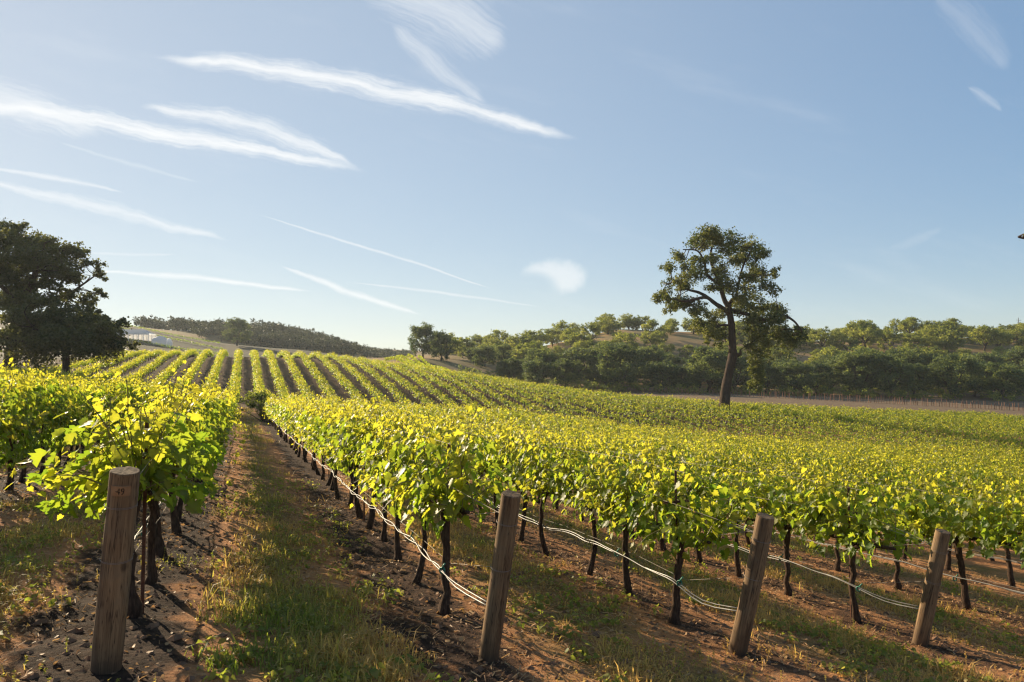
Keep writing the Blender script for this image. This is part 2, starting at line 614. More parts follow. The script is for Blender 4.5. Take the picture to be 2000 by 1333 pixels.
def post_material():
    m, t, bs = new_mat('weathered_post')
    tc = t.new('ShaderNodeTexCoord')
    mp = t.new('ShaderNodeMapping')
    t.l.new(tc.outputs['Object'], mp.inputs[0])
    mp.inputs['Scale'].default_value = (22, 22, 1.3)
    oi = t.new('ShaderNodeObjectInfo')
    t.l.new(t.comb(0, 0, t.m('MULTIPLY', oi.outputs['Random'], 9)), mp.inputs['Location'])
    g = t.noise(mp.outputs[0], 1.0, 6, 0.65, 0.6)
    blot = t.noise(tc.outputs['Object'], 5.0, 4, 0.6)
    c = t.mix(t.ramp(g, 0.32, 0.68), (0.27, 0.175, 0.095), (0.120, 0.072, 0.040))
    c = t.mix(t.ramp(blot, 0.45, 0.7, 0, 0.55), c, (0.17, 0.125, 0.08))
    knots = t.new('ShaderNodeTexVoronoi')
    mp2 = t.new('ShaderNodeMapping')
    t.l.new(tc.outputs['Object'], mp2.inputs[0])
    mp2.inputs['Scale'].default_value = (6, 6, 3.2)
    t.l.new(mp2.outputs[0], knots.inputs['Vector'])
    knots.inputs['Scale'].default_value = 1.0
    c = t.mix(t.ramp(knots.outputs['Distance'], 0.05, 0.16, 0.75, 0.0), c, (0.045, 0.028, 0.018))
    mp3 = t.new('ShaderNodeMapping')
    t.l.new(tc.outputs['Object'], mp3.inputs[0])
    mp3.inputs['Scale'].default_value = (55, 55, 1.6)
    crk = t.noise(mp3.outputs[0], 1.0, 3, 0.5, 0.4)
    c = t.mix(t.ramp(t.m('ABSOLUTE', t.m('SUBTRACT', crk, 0.5)), 0.0, 0.035, 0.8, 0.0), c, (0.030, 0.020, 0.014))
    sepz = t.new('ShaderNodeSeparateXYZ')
    t.l.new(tc.outputs['Object'], sepz.inputs[0])
    c = t.mix(t.m('MULTIPLY', t.ramp(sepz.outputs[2], 0.35, 0.0), t.ramp(blot, 0.3, 0.6, 0.2, 0.8)), c, (0.070, 0.045, 0.030))
    t.l.new(c, bs.inputs['Base Color'])
    bs.inputs['Roughness'].default_value = 0.85
    bs.inputs['Specular IOR Level'].default_value = 0.15
    b = t.new('ShaderNodeBump')
    b.inputs['Strength'].default_value = 0.6
    b.inputs['Distance'].default_value = 0.006
    t.l.new(g, b.inputs['Height'])
    t.l.new(b.outputs[0], bs.inputs['Normal'])
    return m


M_POST = post_material()

ROW_U0, ROW_DU = 1.95, 2.745          # row right of the path, and the spacing


def ground_material():
    """object X runs across the rows, object Y along them"""
    m, t, bs = new_mat('vineyard_soil')
    tc = t.new('ShaderNodeTexCoord')
    o = tc.outputs['Object']
    sep = t.new('ShaderNodeSeparateXYZ')
    t.l.new(o, sep.inputs[0])
    U, S, _ = sep.outputs
    w1 = t.noise(o, 0.9, 4, 0.6)
    ph = t.m('FRACT', t.m('DIVIDE', t.m('SUBTRACT', t.m('ADD', U, t.m('MULTIPLY', t.m('SUBTRACT', w1, 0.5), 0.7)), ROW_U0 - 0.12 - 500 * ROW_DU), ROW_DU))
    mid = t.m('MULTIPLY', t.m('ABSOLUTE', t.m('SUBTRACT', ph, 0.5)), 2.0)      # 0 mid-alley .. 1 under the vines
    n1 = t.noise(o, 2.2, 5, 0.62)
    n2 = t.noise(o, 14.0, 5, 0.65)
    n3 = t.noise(o, 60.0, 4, 0.7)
    soil = t.mix(t.ramp(n2, 0.3, 0.7), (0.058, 0.035, 0.023), (0.140, 0.076, 0.044))
    tilled = t.mix(t.ramp(n2, 0.3, 0.7), (0.030, 0.020, 0.015), (0.072, 0.044, 0.030))
    soil = t.mix(t.ramp(U, 1.3, 2.4), tilled, soil)
    soil = t.mix(t.ramp(n3, 0.58, 0.75, 0, 0.5), soil, (0.20, 0.13, 0.09))
    litter = t.mix(t.ramp(n3, 0.3, 0.7), (0.58, 0.270, 0.115), (0.36, 0.170, 0.076))
    litter = t.mix(t.ramp(n2, 0.45, 0.75, 0, 0.6), litter, (0.58, 0.36, 0.18))
    turf = t.mix(t.ramp(n2, 0.3, 0.7), (0.110, 0.105, 0.030), (0.32, 0.20, 0.075))
    endzone = t.ramp(S, 4.0, 5.6, 0.5, 0.0)
    mm = t.m('SUBTRACT', t.m('ADD', mid, t.m('MULTIPLY', t.m('SUBTRACT', n1, 0.5), 0.9)), t.m('ADD', endzone, t.ramp(U, 1.6, 2.4, 0.0, 0.22)))
    c = t.mix(t.ramp(mm, 0.40, 0.72), litter, soil)
    c = t.mix(t.m('MULTIPLY', t.ramp(mm, 0.10, 0.45, 1, 0), t.ramp(t.noise(o, 1.1, 3), 0.35, 0.6, 0.2, 0.85)), c, turf)
    # the hill block is kept bare
    hillsoil = t.mix(t.ramp(n1, 0.3, 0.7), (0.046, 0.034, 0.024), (0.080, 0.056, 0.036))
    c = t.mix(t.ramp(S, 70.0, 78.0, 0.0, 0.85), c, hillsoil)
    t.l.new(c, bs.inputs['Base Color'])
    bs.inputs['Roughness'].default_value = 0.95
    bs.inputs['Specular IOR Level'].default_value = 0.08
    b = t.new('ShaderNodeBump')
    b.inputs['Strength'].default_value = 1.0
    b.inputs['Distance'].default_value = 0.06
    t.l.new(t.m('ADD', t.m('MULTIPLY', n2, 1.0), t.m('MULTIPLY', n3, 0.5)), b.inputs['Height'])
    t.l.new(b.outputs[0], bs.inputs['Normal'])
    return m


M_GROUND = ground_material()
M_DIRT = simple('tilled_dirt', (0.22, 0.155, 0.095), 0.95, 0.08, var=(0.14, 0.096, 0.060), scale=0.9, bump=0.6)
M_HILL = simple('dry_hillside', (0.32, 0.20, 0.10), 0.95, 0.08, var=(0.16, 0.13, 0.055), scale=0.06, bump=0.3)
M_GRASSHILL = simple('grassy_slope', (0.055, 0.054, 0.028), 0.95, 0.08, var=(0.085, 0.064, 0.040), scale=0.05, bump=0.3)

# ------------------------------------------------------------------ ground sheets
FIELD_EDGE = [(-200, 1.0)]


def field_far_depth(px):
    """how far the planted vines reach, by direction"""
    return np.interp(px, [0, 235, 640, 860, 1000, 1100, 1415, 1700, 2000, 2600], [150, 150, 152, 138, 128, 125, 115, 123, 134, 134])


def field_gap(px):
    """depth of the headland between the near block and the hill block"""
    return np.interp(px, [0, 475, 640, 860, 1100, 1415, 1700, 2000, 2600], [72, 72, 73, 74, 72, 69, 66, 63, 60])


def zone_of(x, y):
    px = 1000 + F * x / np.maximum(y, 1.0)
    z = np.zeros(len(x), int)                                  # 0 vineyard ground
    far = field_far_depth(px)
    z[(y > 20) & (px > 1000) & (y > far + 1.5)] = 1            # 1 tilled dirt
    z[(y > np.where(px > 1000, 205, 172))] = 2                 # 2 hillside
    z[(y > 165) & (px < 700)] = 3                              # 3 grassy slope on the left
    z[(y > 380) & (px < 860)] = 2
    z[y < -80] = 0
    return z


def build_ground():
    def axis(lo, hi, fine_lo, fine_hi, step, grow=1.13, cap=45.0):
        a = list(np.arange(fine_lo, fine_hi, step))
        st, x = step, a[-1]
        while x < hi:
            st = min(st * grow, max(1.6 if x < 160 else cap, 0))
            x += st
            a.append(x)
        st, x, left = step, a[0], []
        while x > lo:
            st = min(st * grow, 1.8 if x > -40 else cap)
            x -= st
            left.append(x)
        return np.array(left[::-1] + a)
    ua = axis(-800, 900, -5.5, 10.0, 0.07)
    sa = axis(-400, 1000, 2.5, 16.0, 0.07)
    U, S = np.meshgrid(ua, sa, indexing='ij')
    u, s = U.ravel(), S.ravel()
    x, y = us_xy(u, s)
    z = height(x, y)
    near = np.clip((30 - np.hypot(x, y)) / 15, 0, 1)
    ph = np.abs(((u - ROW_U0) / ROW_DU) % 1.0 - 0.5) * 2
    z += near * ((fbm(u * 1.6, s * 1.6, 3, 5) - 0.5) * 0.09 + (fbm(u * 9, s * 9, 9, 3) - 0.5) * 0.05 * (0.4 + 0.6 * ph) + 0.05 * np.clip(ph - 0.55, 0, 1))
    nu, ns = len(ua), len(sa)
    i, j = np.meshgrid(np.arange(nu - 1), np.arange(ns - 1), indexing='ij')
    q = np.stack([i * ns + j, (i + 1) * ns + j, (i + 1) * ns + j + 1, i * ns + j + 1], -1).reshape(-1, 4)
    V = np.stack([u, s, z], -1)
    cx, cy_ = x[q].mean(1), y[q].mean(1)
    zn = zone_of(cx, cy_)
    for k, (nm, mt) in enumerate((('ground', M_GROUND), ('dirt_field', M_DIRT), ('hillside', M_HILL), ('grassy_slope', M_GRASSHILL))):
        qq = q[zn == k]
        if not len(qq):
            continue
        used, inv = np.unique(qq, return_inverse=True)
        mb = MB()
        mb.add(V[used], None, inv.reshape(-1, 4))
        o = link(nm, mb.mesh(nm, mt), rot=(0, 0, ROWANG))
        tag(o, kind='structure')


build_ground()


def groundz(u, s):
    """surface height with the small relief, row coordinates"""
    u = np.asarray(u, float)
    s = np.asarray(s, float)
    x, y = us_xy(u, s)
    z = height(x, y)
    near = np.clip((30 - np.hypot(x, y)) / 15, 0, 1).ravel()
    uu, ss = u.ravel(), s.ravel()
    ph = np.abs(((uu - ROW_U0) / ROW_DU) % 1.0 - 0.5) * 2
    return z + near * ((fbm(uu * 1.6, ss * 1.6, 3, 5) - 0.5) * 0.09 + (fbm(uu * 9, ss * 9, 9, 3) - 0.5) * 0.05 * (0.4 + 0.6 * ph) + 0.05 * np.clip(ph - 0.55, 0, 1))


# ------------------------------------------------------------------ grapevines
def leaf_template(detail):
    if detail == 2:
        half = [(0.10, -0.10), (0.30, -0.14), (0.46, 0.02), (0.40, 0.14), (0.56, 0.34), (0.40, 0.42), (0.36, 0.60), (0.20, 0.66), (0.13, 0.86)]
        pts = [(0, 0.02)] + half + [(0, 1.0)] + [(-x, y) for x, y in half[::-1]]
        pts = [(0, 0.34)] + pts
        n = len(pts) - 1
        tris = [(0, 1 + i, 1 + (i + 1) % n) for i in range(n)]
    elif detail == 1:
        pts = [(0, 0.36), (0, -0.02), (0.42, -0.04), (0.52, 0.34), (0.24, 0.64), (0, 1.0), (-0.24, 0.64), (-0.52, 0.34), (-0.42, -0.04)]
        n = len(pts) - 1
        tris = [(0, 1 + i, 1 + (i + 1) % n) for i in range(n)]
    else:
        pts = [(0, -0.05), (0.52, 0.30), (0, 1.0), (-0.52, 0.30)]
        tris = [(0, 1, 2), (0, 2, 3)]
    p = np.array(pts, float)
    z = 0.30 * np.abs(p[:, 0]) - 0.16 * (p[:, 1] - 0.3) ** 2
    if detail == 2:
        z = z + 0.05 * np.sin(p[:, 1] * 17 + p[:, 0] * 9)
    return np.column_stack([p, z]), np.array(tris)


LT = {k: leaf_template(k) for k in (0, 1, 2)}


def add_leaves(mb, P, N, T, size, tone, detail, mat=0):
    t, tri = LT[detail]
    curl = rng.uniform(0.2, 1.9, len(P)) if detail else np.ones(len(P))
    N = norm(N)
    T = norm(T - N * (T * N).sum(-1, keepdims=True))
    Rr = np.cross(T, N)
    v = P[:, None] + size[:, None, None] * (t[None, :, 0:1] * Rr[:, None] + t[None, :, 1:2] * T[:, None] + t[None, :, 2:3] * curl[:, None, None] * N[:, None])
    k, n = len(P), len(t)
    f = (np.arange(k)[:, None, None] * n + tri[None]).reshape(-1, 3)
    tn = np.repeat(tone, n)
    if detail:
        tn = np.clip(tn + np.tile(np.where(np.arange(n) == 0, 0.16, np.where(np.arange(n) % 2 == 0, -0.05, 0.07)), k), 0, 1)
    mb.add(v.reshape(-1, 3), f, None, tn, mat)


def vine_leaves(r, n_up=19, n_side=10, fill=170, half=0.60, tall=1.0, low=0.84):
    """positions of the leaves of one vine and its shoots, X across the row, Y along it"""
    P, N, T, Sz, To, shoots = [], [], [], [], [], []
    for i in range(n_up + n_side):
        side = i >= n_up
        y0 = r.uniform(-half, half)
        p = np.array([r.normal(0, 0.04), y0, 0.95 + r.normal(0, 0.03)])
        sgn = r.choice([-1, 1])
        lean = r.normal(0, 0.22) if not side else sgn * r.uniform(0.45, 1.0)
        d = norm(np.array([lean, r.normal(0, 0.25), 1.0]))
        L = (r.uniform(0.62, 0.98) if not side else r.uniform(0.5, 0.85)) * tall
        if r.random() < 0.12 and not side:
            L *= 1.22
        k = int(L / 0.050)
        path = [p.copy()]
        for q in range(k):
            f = q / k
            d = norm(d + np.array([r.normal(0, 0.06), r.normal(0, 0.06), (-0.02 if not side else -0.10 - 0.07 * f)]))
            p = p + d * (L / k)
            path.append(p.copy())
            out = np.array([np.sign(p[0] + r.normal(0, 0.05)) * 1.0, 0, 0])
            around = norm(np.array([r.normal(), r.normal(), r.normal(0, 0.5)]))
            off = around * r.uniform(0.03, 0.10)
            sz = (0.112 - 0.074 * f ** 1.4) * r.uniform(0.65, 1.35)
            P.append(p + off)
            N.append(norm(out * 0.7 + np.array([0, 0, 0.75]) + r.normal(0, 0.55, 3)))
            T.append(norm(out * 0.5 + np.array([0, 0, -0.8]) + around * 0.6 + r.normal(0, 0.35, 3)))
            Sz.append(sz)
            To.append(0.24 + 0.78 * f ** 1.2 + r.normal(0, 0.13) + (0.10 if p[2] > 1.55 else 0.0))
        shoots.append(np.array(path))
    for i in range(fill):
        y0 = r.uniform(-half, half)
        z0 = r.uniform(low, 1.55)
        wx = 0.30 * (1 - ((z0 - 1.15) / 0.7) ** 2) + 0.1
        sgn = r.choice([-1, 1])
        P.append(np.array([sgn * wx * r.uniform(0.5, 1.15), y0, z0]))
        N.append(norm(np.array([sgn * 0.9, 0, 0.55]) + r.normal(0, 0.5, 3)))
        T.append(norm(np.array([sgn * 0.45, 0, -0.9]) + r.normal(0, 0.4, 3)))
        Sz.append(r.uniform(0.075, 0.125))
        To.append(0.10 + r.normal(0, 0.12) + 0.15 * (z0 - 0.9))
    return np.array(P), np.array(N), np.array(T), np.array(Sz), np.clip(np.array(To), 0, 1), shoots


def vine_trunk(mb, r, mat=0, n=7, half=0.58, fine=True):
    k = 9 if fine else 4
    z = np.linspace(-0.06, 0.95, k)
    bend = r.normal(0, 0.07, 2)
    pts = np.column_stack([bend[0] * np.sin(z * 3.0) + r.normal(0, 0.008, k), bend[1] * np.sin(z * 2.6 + 1) + r.normal(0, 0.01, k), z])
    rad = np.interp(z, [-0.06, 0.05, 0.2, 0.75, 0.95], [0.060, 0.050, 0.038, 0.035, 0.052]) * r.uniform(0.8, 1.2)
    tube(mb, pts, rad, n, mat=mat, wob=0.35 if fine else 0.1)
    if fine:
        for sg in (-1, 1):
            yy = np.linspace(0, sg * half, 6)
            arm = np.column_stack([pts[-1, 0] * (1 - np.abs(yy) / half) + r.normal(0, 0.012, 6), pts[-1, 1] + yy, 0.93 + 0.05 * np.sin(np.abs(yy) * 3) + r.normal(0, 0.01, 6)])
            arm[0] = pts[-1] - np.array([0, 0, 0.05])
            tube(mb, arm, np.linspace(0.036, 0.018, 6), 6, mat=mat, wob=0.35)


N_VAR = 10
VINE_VAR = []
for k in range(N_VAR):
    r = np.random.default_rng(100 + k)
    P, N, T, Sz, To, sh = vine_leaves(r, n_up=15 + k % 4, n_side=10, fill=130)
    mbs = {}
    for det in (2, 1):
        mb = MB()
        add_leaves(mb, P, N, T, Sz, To, det)
        mbs[det] = mb.mesh('foliage', M_VINE, smooth=True)
    mb = MB()
    for s in sh:
        tube(mb, s[::2], np.linspace(0.0055, 0.0022, len(s[::2])), 4, cap=False)
    cane = mb.mesh('cane', M_CANE)
    mb = MB()
    vine_trunk(mb, r)
    trunk = mb.mesh('trunk', M_BARK)
    VINE_VAR.append(dict(fol=mbs, cane=cane, trunk=trunk, data=(P, N, T, Sz, To)))

LOW_VAR = []
for k in range(4):
    r = np.random.default_rng(180 + k)
    P, N, T, Sz, To, sh = vine_leaves(r, n_up=18, n_side=16, fill=300, low=0.45)
    mb = MB()
    add_leaves(mb, P, N, T, Sz, To, 2)
    LOW_VAR.append(mb.mesh('foliage', M_VINE))

# single leaves for the vines nearest the camera
TONE_LEAF = []
for q in range(6):
    mb = MB()
    add_leaves(mb, np.zeros((1, 3)), np.array([[0, 0, 1.0]]), np.array([[0, 1.0, 0]]), np.ones(1), np.array([q / 5.0]), 2)
    TONE_LEAF.append(mb.mesh('leaf', M_VINE))

ORD = ['', 'first', 'second', 'third', 'fourth', 'fifth', 'sixth', 'seventh', 'eighth', 'ninth', 'tenth', 'eleventh', 'twelfth', 'thirteenth', 'fourteenth',
       'fifteenth', 'sixteenth', 'seventeenth', 'eighteenth', 'nineteenth', 'twentieth', 'twenty-first', 'twenty-second', 'twenty-third', 'twenty-fourth',
       'twenty-fifth', 'twenty-sixth', 'twenty-seventh', 'twenty-eighth', 'twenty-ninth', 'thirtieth']

VSP = 1.16
slots = []        # (row k, index in row, u, s, x, y)
END_S = {}
FIRST = {0: 6.75, 1: 6.62, 2: 6.9, 3: 6.45, -1: 6.6}


def row_u(k):
    return ROW_U0 + ROW_DU * k


FIX_U = {-1: -0.80, 0: 1.87, 1: 4.40, 2: 7.13, 3: 9.9}


def ru(k):
    return FIX_U.get(k, row_u(k))


for k in range(-8, 46):
    u = ru(k)
    s = FIRST.get(k, 6.7 + 0.15 * math.sin(k * 3.1))
    idx = 1
    while s < 230:
        x, y = us_xy(u, s)
        if y > 0.5:
            px = 1000 + F * x / y
            far = float(field_far_depth(px))
            gap = float(field_gap(px))
            if y > far:
                break
            if -260 < px < 2260 and not (gap < y < gap + 7.0):
                slots.append((k, idx, u + rng.normal(0, 0.03), s, float(x), float(y), px, y > gap))
        s += VSP * rng.uniform(0.9, 1.1) * (1.0 if y < 80 else 1.0)
        idx += 1

# how large each one shows: in view, near first
vis = [q for q in slots if -60 < q[6] < 2060 and not q[7]]
vis.sort(key=lambda q: math.hypot(q[4], q[5]))
SINGLE = vis[:300]
single_ids = {(q[0], q[1]) for q in SINGLE}
REST = [q for q in slots if (q[0], q[1]) not in single_ids]


def row_phrase(k):
    if k == -1:
        return 'row behind the post tagged 49'
    if k < -1:
        n = -1 - k
        return 'row next left of the tagged post' if n == 1 else '%s row left of the tagged post' % ORD[n]
    if k == 0:
        return 'row along the right of the path'
    return '%s row right of the path' % ORD[k + 1] if k + 1 < len(ORD) else 'far row right of the path'


RANK, _per = {}, {}
for q in sorted(SINGLE, key=lambda q: (q[0], q[3])):
    _per[q[0]] = _per.get(q[0], 0) + 1
    RANK[(q[0], q[1])] = _per[q[0]]

HERO = {(-1, 1): 130, (-1, 2): 90, (0, 1): 130, (0, 2): 90, (1, 1): 110, (2, 1): 110, (3, 1): 110}
zs = groundz([q[2] for q in SINGLE], [q[3] for q in SINGLE])
for (q, gz) in zip(SINGLE, zs):
    k, idx, u, s, x, y, px, _ = q
    v = VINE_VAR[(k * 7 + idx * 3 + (idx * idx) % 5) % N_VAR]
    x, y = (float(a_) for a_ in us_xy(u, s))
    flip = math.pi if (k + idx * 5) % 3 == 0 else 0.0
    root = empty('grapevine', (x, y, float(gz)), ROWANG + flip + rng.normal(0, 0.06))
    sc_ = rng.uniform(0.90, 1.07)
    root.scale = (sc_ * rng.uniform(0.95, 1.1) * (1.25 if (k, idx) == (-1, 1) else 1.0), sc_, sc_ * (1.12 if k < -1 else 1.05))
    dist = math.hypot(x, y)
    rp = row_phrase(k)
    if idx == 1 and -1 <= k <= 2:
        lab = 'leafy grapevine nearest the row end in the ' + rp
    elif -1 <= k <= 2 and idx < len(ORD):
        lab = '%s grapevine from the end post in the %s' % (ORD[idx], rp)
    elif RANK[(k, idx)] < len(ORD):
        lab = "%s grapevine from the photo's %s edge in the %s" % (ORD[RANK[(k, idx)]], 'right' if k > 0 else 'left', rp)
    else:
        lab = 'grapevine merged into the unbroken canopy of the ' + rp
    tag(root, lab, 'grapevine', 'grapevines planted in the ' + rp)
    link('trunk', v['trunk'], root)
    det = 2 if dist < 22 else 1
    if (k, idx) in HERO:
        P, N, T, Sz, To = v['data']
        cam_l = np.array(root.matrix_basis.inverted() @ Vector((0, 0, CAMZ)))
        dcam = np.linalg.norm(P - cam_l, axis=1)
        order = np.argsort(dcam - 0.6 * Sz)
        pick = order[:HERO[(k, idx)]]
        rest = np.setdiff1d(np.arange(len(P)), pick)
        mb = MB()
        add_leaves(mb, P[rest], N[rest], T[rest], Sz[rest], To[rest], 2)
        tag(link('foliage', mb.mesh('foliage', M_VINE), root), kind='stuff')
        for i in pick:
            n_ = N[i] / np.linalg.norm(N[i])
            t_ = T[i] - n_ * T[i].dot(n_)
            t_ /= np.linalg.norm(t_)
            r_ = np.cross(t_, n_)
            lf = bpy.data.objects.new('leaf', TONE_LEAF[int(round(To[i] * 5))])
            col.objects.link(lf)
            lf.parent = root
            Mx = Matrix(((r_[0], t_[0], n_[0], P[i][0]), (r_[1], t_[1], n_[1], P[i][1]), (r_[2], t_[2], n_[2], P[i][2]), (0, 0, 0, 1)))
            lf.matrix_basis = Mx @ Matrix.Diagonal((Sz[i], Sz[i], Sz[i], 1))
    else:
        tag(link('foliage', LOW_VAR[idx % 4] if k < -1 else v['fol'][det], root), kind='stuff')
    if dist < 26:
        tag(link('cane', v['cane'], root), kind='stuff')

# the rest of the rows, as one mass
FAR_VAR = []
for k in range(8):
    r = np.random.default_rng(300 + k)
    P, N, T, Sz, To, sh = vine_leaves(r, n_up=10, n_side=4, fill=40)
    sel = r.permutation(len(P))[:150]
    FAR_VAR.append((P[sel], N[sel], T[sel], Sz[sel] * 1.5, To[sel]))
mb = MB()
gz = groundz([q[2] for q in REST], [q[3] for q in REST])
for (q, z0) in zip(REST, gz):
    k, idx, u, s, x, y, px, onhill = q
    P, N, T, Sz, To = FAR_VAR[rng.integers(8)]
    if y > 60:
        sel = rng.permutation(len(P))[:92 if y < 90 else 92]
        P, N, T, Sz, To = P[sel], N[sel], T[sel], Sz[sel] * (1.2 if y < 90 else 1.25), To[sel]
    f = 1.0 if rng.random() < 0.5 else -1.0
    sc_ = rng.uniform(0.88, 1.12)
    wid = 1.22 if onhill else 1.0
    sc_ *= 0.83 if onhill else 1.0
    Pw = np.column_stack([P[:, 0] * f * wid + u, P[:, 1] * f + s, P[:, 2] * sc_ + z0])
    Nw = N * np.array([f, f, 1])
    Tw = T * np.array([f, f, 1])
    tone = np.clip(To * 1.25 - 0.08 + rng.normal(0.02, 0.10) - (0.06 if onhill else 0), 0, 1)
    add_leaves(mb, Pw, Nw, Tw, Sz, tone, 0)
    tb = MB()
    pts = np.array([[u, s, z0 - 0.05], [u + rng.normal(0, 0.02), s + rng.normal(0, 0.03), z0 + 0.95]])
    tube(mb, pts, [0.045, 0.035], 4, mat=1, cap=False)
o = link('grapevine_rows', mb.mesh('grapevine_rows', [M_VINE, M_BARK]), rot=(0, 0, ROWANG))
tag(o, 'distant grapevine rows climbing over the hill crest beyond the near block', 'grapevines', kind='stuff')

# ------------------------------------------------------------------ end posts
POST_PX = {-1: (210, 1293, 255, 922), 0: (957, 1283, 997, 968), 1: (1438, 1268, 1484, 1005), 2: (1804, 1250, 1834, 1034)}
POSTS = {}
POST_LAB = {-1: 'thick wooden end post tagged 49 left of the grass path', 0: 'leaning wooden end post nearest the middle, beside the white twisted hoses',
            1: 'leaning wooden end post of the second row right of the path', 2: 'shortest looking wooden end post, at the right, third row from path'}


def build_post(k, rad, s0, length, lean, roll):
    u = ru(k)
    x, y = (float(a_) for a_ in us_xy(u, s0))
    z = float(groundz([u], [s0])[0])
    root = empty('end_post', (x, y, z))
    # lean away from the vines, towards the near end
    root.rotation_euler = Matrix.Rotation(ROWANG, 3, 'Z').to_4x4().to_euler()
    Mx = Matrix.Rotation(ROWANG, 4, 'Z') @ Matrix.Rotation(roll, 4, 'Y') @ Matrix.Rotation(lean, 4, 'X')
    root.rotation_euler = Mx.to_euler()
    tag(root, POST_LAB[k], 'post', 'wooden end posts of the vine rows')
    mb = MB()
    zz = np.concatenate([np.linspace(-0.25, length - 0.02, 22), [length - 0.008, length - 0.006, length]])
    rr = np.interp(zz, [-0.25, 0, length - 0.006, length], [rad * 1.04, rad * 1.03, rad * 0.95, rad * 0.905])
    pts = np.column_stack([0.006 * np.sin(zz * 2.1 + k), 0.005 * np.sin(zz * 3 + 2 * k), zz])
    tube(mb, pts, rr, 28, wob=0.03, cap=False)
    ang = np.arange(28) / 28 * 2 * np.pi
    top = np.column_stack([np.cos(ang) * rad * 0.905, np.sin(ang) * rad * 0.905, np.full(28, length + 0.0005) + rng.normal(0, 0.0012, 28)]) + pts[-1] * np.array([1, 1, 0])
    mid_ = np.concatenate([top, top * np.array([0.45, 0.45, 1]) + np.array([0, 0, 0.001]), [[pts[-1][0], pts[-1][1], length - 0.002]]])
    mb.add(mid_, [(28 + i, 28 + (i + 1) % 28, 56) for i in range(28)], [(i, (i + 1) % 28, 28 + (i + 1) % 28, 28 + i) for i in range(28)])
    link('post_shaft', mb.mesh('post_shaft', M_POST), root)
    for h in (length * 0.83, length * 0.56):
        mb = MB()
        ang = np.linspace(0, 2 * np.pi * 2.0, 50)
        ring = np.column_stack([np.cos(ang) * rad * 1.035, np.sin(ang) * rad * 1.035, h + 0.006 * np.sin(ang * 0.5 + k) + 0.008 * ang / 12])
        tube(mb, ring, 0.0011, 4, cap=False)
        link('wire_wrap', mb.mesh('wire_wrap', M_WIRE), root)
    POSTS[k] = (root, Mx, Vector((x, y, z)), length, rad)
    return root


build_post(-1, 0.091, 5.42, 1.33, R_(11), R_(4.5))
build_post(0, 0.079, 5.52, 1.38, R_(13), R_(3.2))
build_post(1, 0.083, 5.70, 1.36, R_(13), R_(4.6))
build_post(2, 0.078, 6.05, 1.33, R_(13), R_(2.5))

# number tag on the left post, facing the camera
proot, pM, ploc, plen, prad = POSTS[-1]
M_TAG = simple('tag_plate', (0.30, 0.17, 0.085), 0.6, 0.3, var=(0.22, 0.12, 0.06), scale=12)
M_INK = simple('tag_ink', (0.02, 0.014, 0.01), 0.7, 0.2)
to_cam = (pM.inverted().to_3x3() @ (Vector((0, 0, CAMZ)) - ploc))
TA = math.atan2(to_cam.y, to_cam.x) - 0.10
mb = MB()
w_, h_ = 0.115, 0.064
zc = plen - 0.105
na = 9
aa = TA + np.linspace(-w_ / 2, w_ / 2, na) / prad
for rr_ in (prad * 0.985, prad * 1.02):
    pass
inner = np.array([[math.cos(a_) * prad * 0.93, math.sin(a_) * prad * 0.93, zc + dz] for a_ in aa for dz in (-h_ / 2, h_ / 2)])
outer = np.array([[math.cos(a_) * prad * 1.012, math.sin(a_) * prad * 1.012, zc + dz] for a_ in aa for dz in (-h_ / 2, h_ / 2)])
V = np.concatenate([inner, outer])
q = []
B = na * 2
for i in range(na - 1):
    a0, a1, b0, b1 = i * 2, i * 2 + 1, i * 2 + 2, i * 2 + 3
    q += [(B + a0, B + b0, B + b1, B + a1), (a0, a1, b1, b0), (a1, B + a1, B + b1, b1), (a0, b0, B + b0, B + a0)]
q += [(0, B, B + 1, 1), (B - 2, B - 1, 2 * B - 1, 2 * B - 2)]
mb.add(V, None, q)
tagob = link('number_tag', mb.mesh('number_tag', M_TAG, smooth=False), proot)
# digits as ink strokes laid on the plate: seven segment-free polylines
STROKES = {'-': [[(-0.36, 0.45), (-0.22, 0.45)]],
           '4': [[(0.26, 0.0), (0.26, 1.0), (0.0, 0.32), (0.38, 0.32)]],
           '9': [[(0.34, 0.66), (0.27, 0.46), (0.10, 0.46), (0.03, 0.66), (0.08, 0.92), (0.22, 1.0), (0.33, 0.90), (0.35, 0.62), (0.30, 0.22), (0.16, 0.0), (0.06, 0.05)]]}
mb = MB()


def on_plate(xm, zm, lift):
    a_ = TA + xm / prad
    return (math.cos(a_) * (prad * 1.012 + lift), math.sin(a_) * (prad * 1.012 + lift), zc + zm)


hgt = 0.038
for ch, x0 in (('-', -0.012), ('4', -0.020 + 0.0), ('9', 0.003)):
    for st in STROKES[ch]:
        P2 = [(x0 + px_ * hgt * 1.15, (py_ - 0.5) * hgt) for px_, py_ in st]
        tube(mb, [on_plate(a_, b_, 0.0008) for a_, b_ in P2], 0.0024, 5)
link('number', mb.mesh('number', M_INK), tagob)


def post_point(k, f):
    root, Mx, loc, L, rad = POSTS[k]
    return np.array(loc + Mx.to_3x3() @ Vector((0, 0, L * f)))


# ------------------------------------------------------------------ drip hoses and wires
def usz(u, s, dz):
    x, y = us_xy(u, s)
    return np.array([float(x), float(y), float(groundz([u], [s])[0]) + dz])


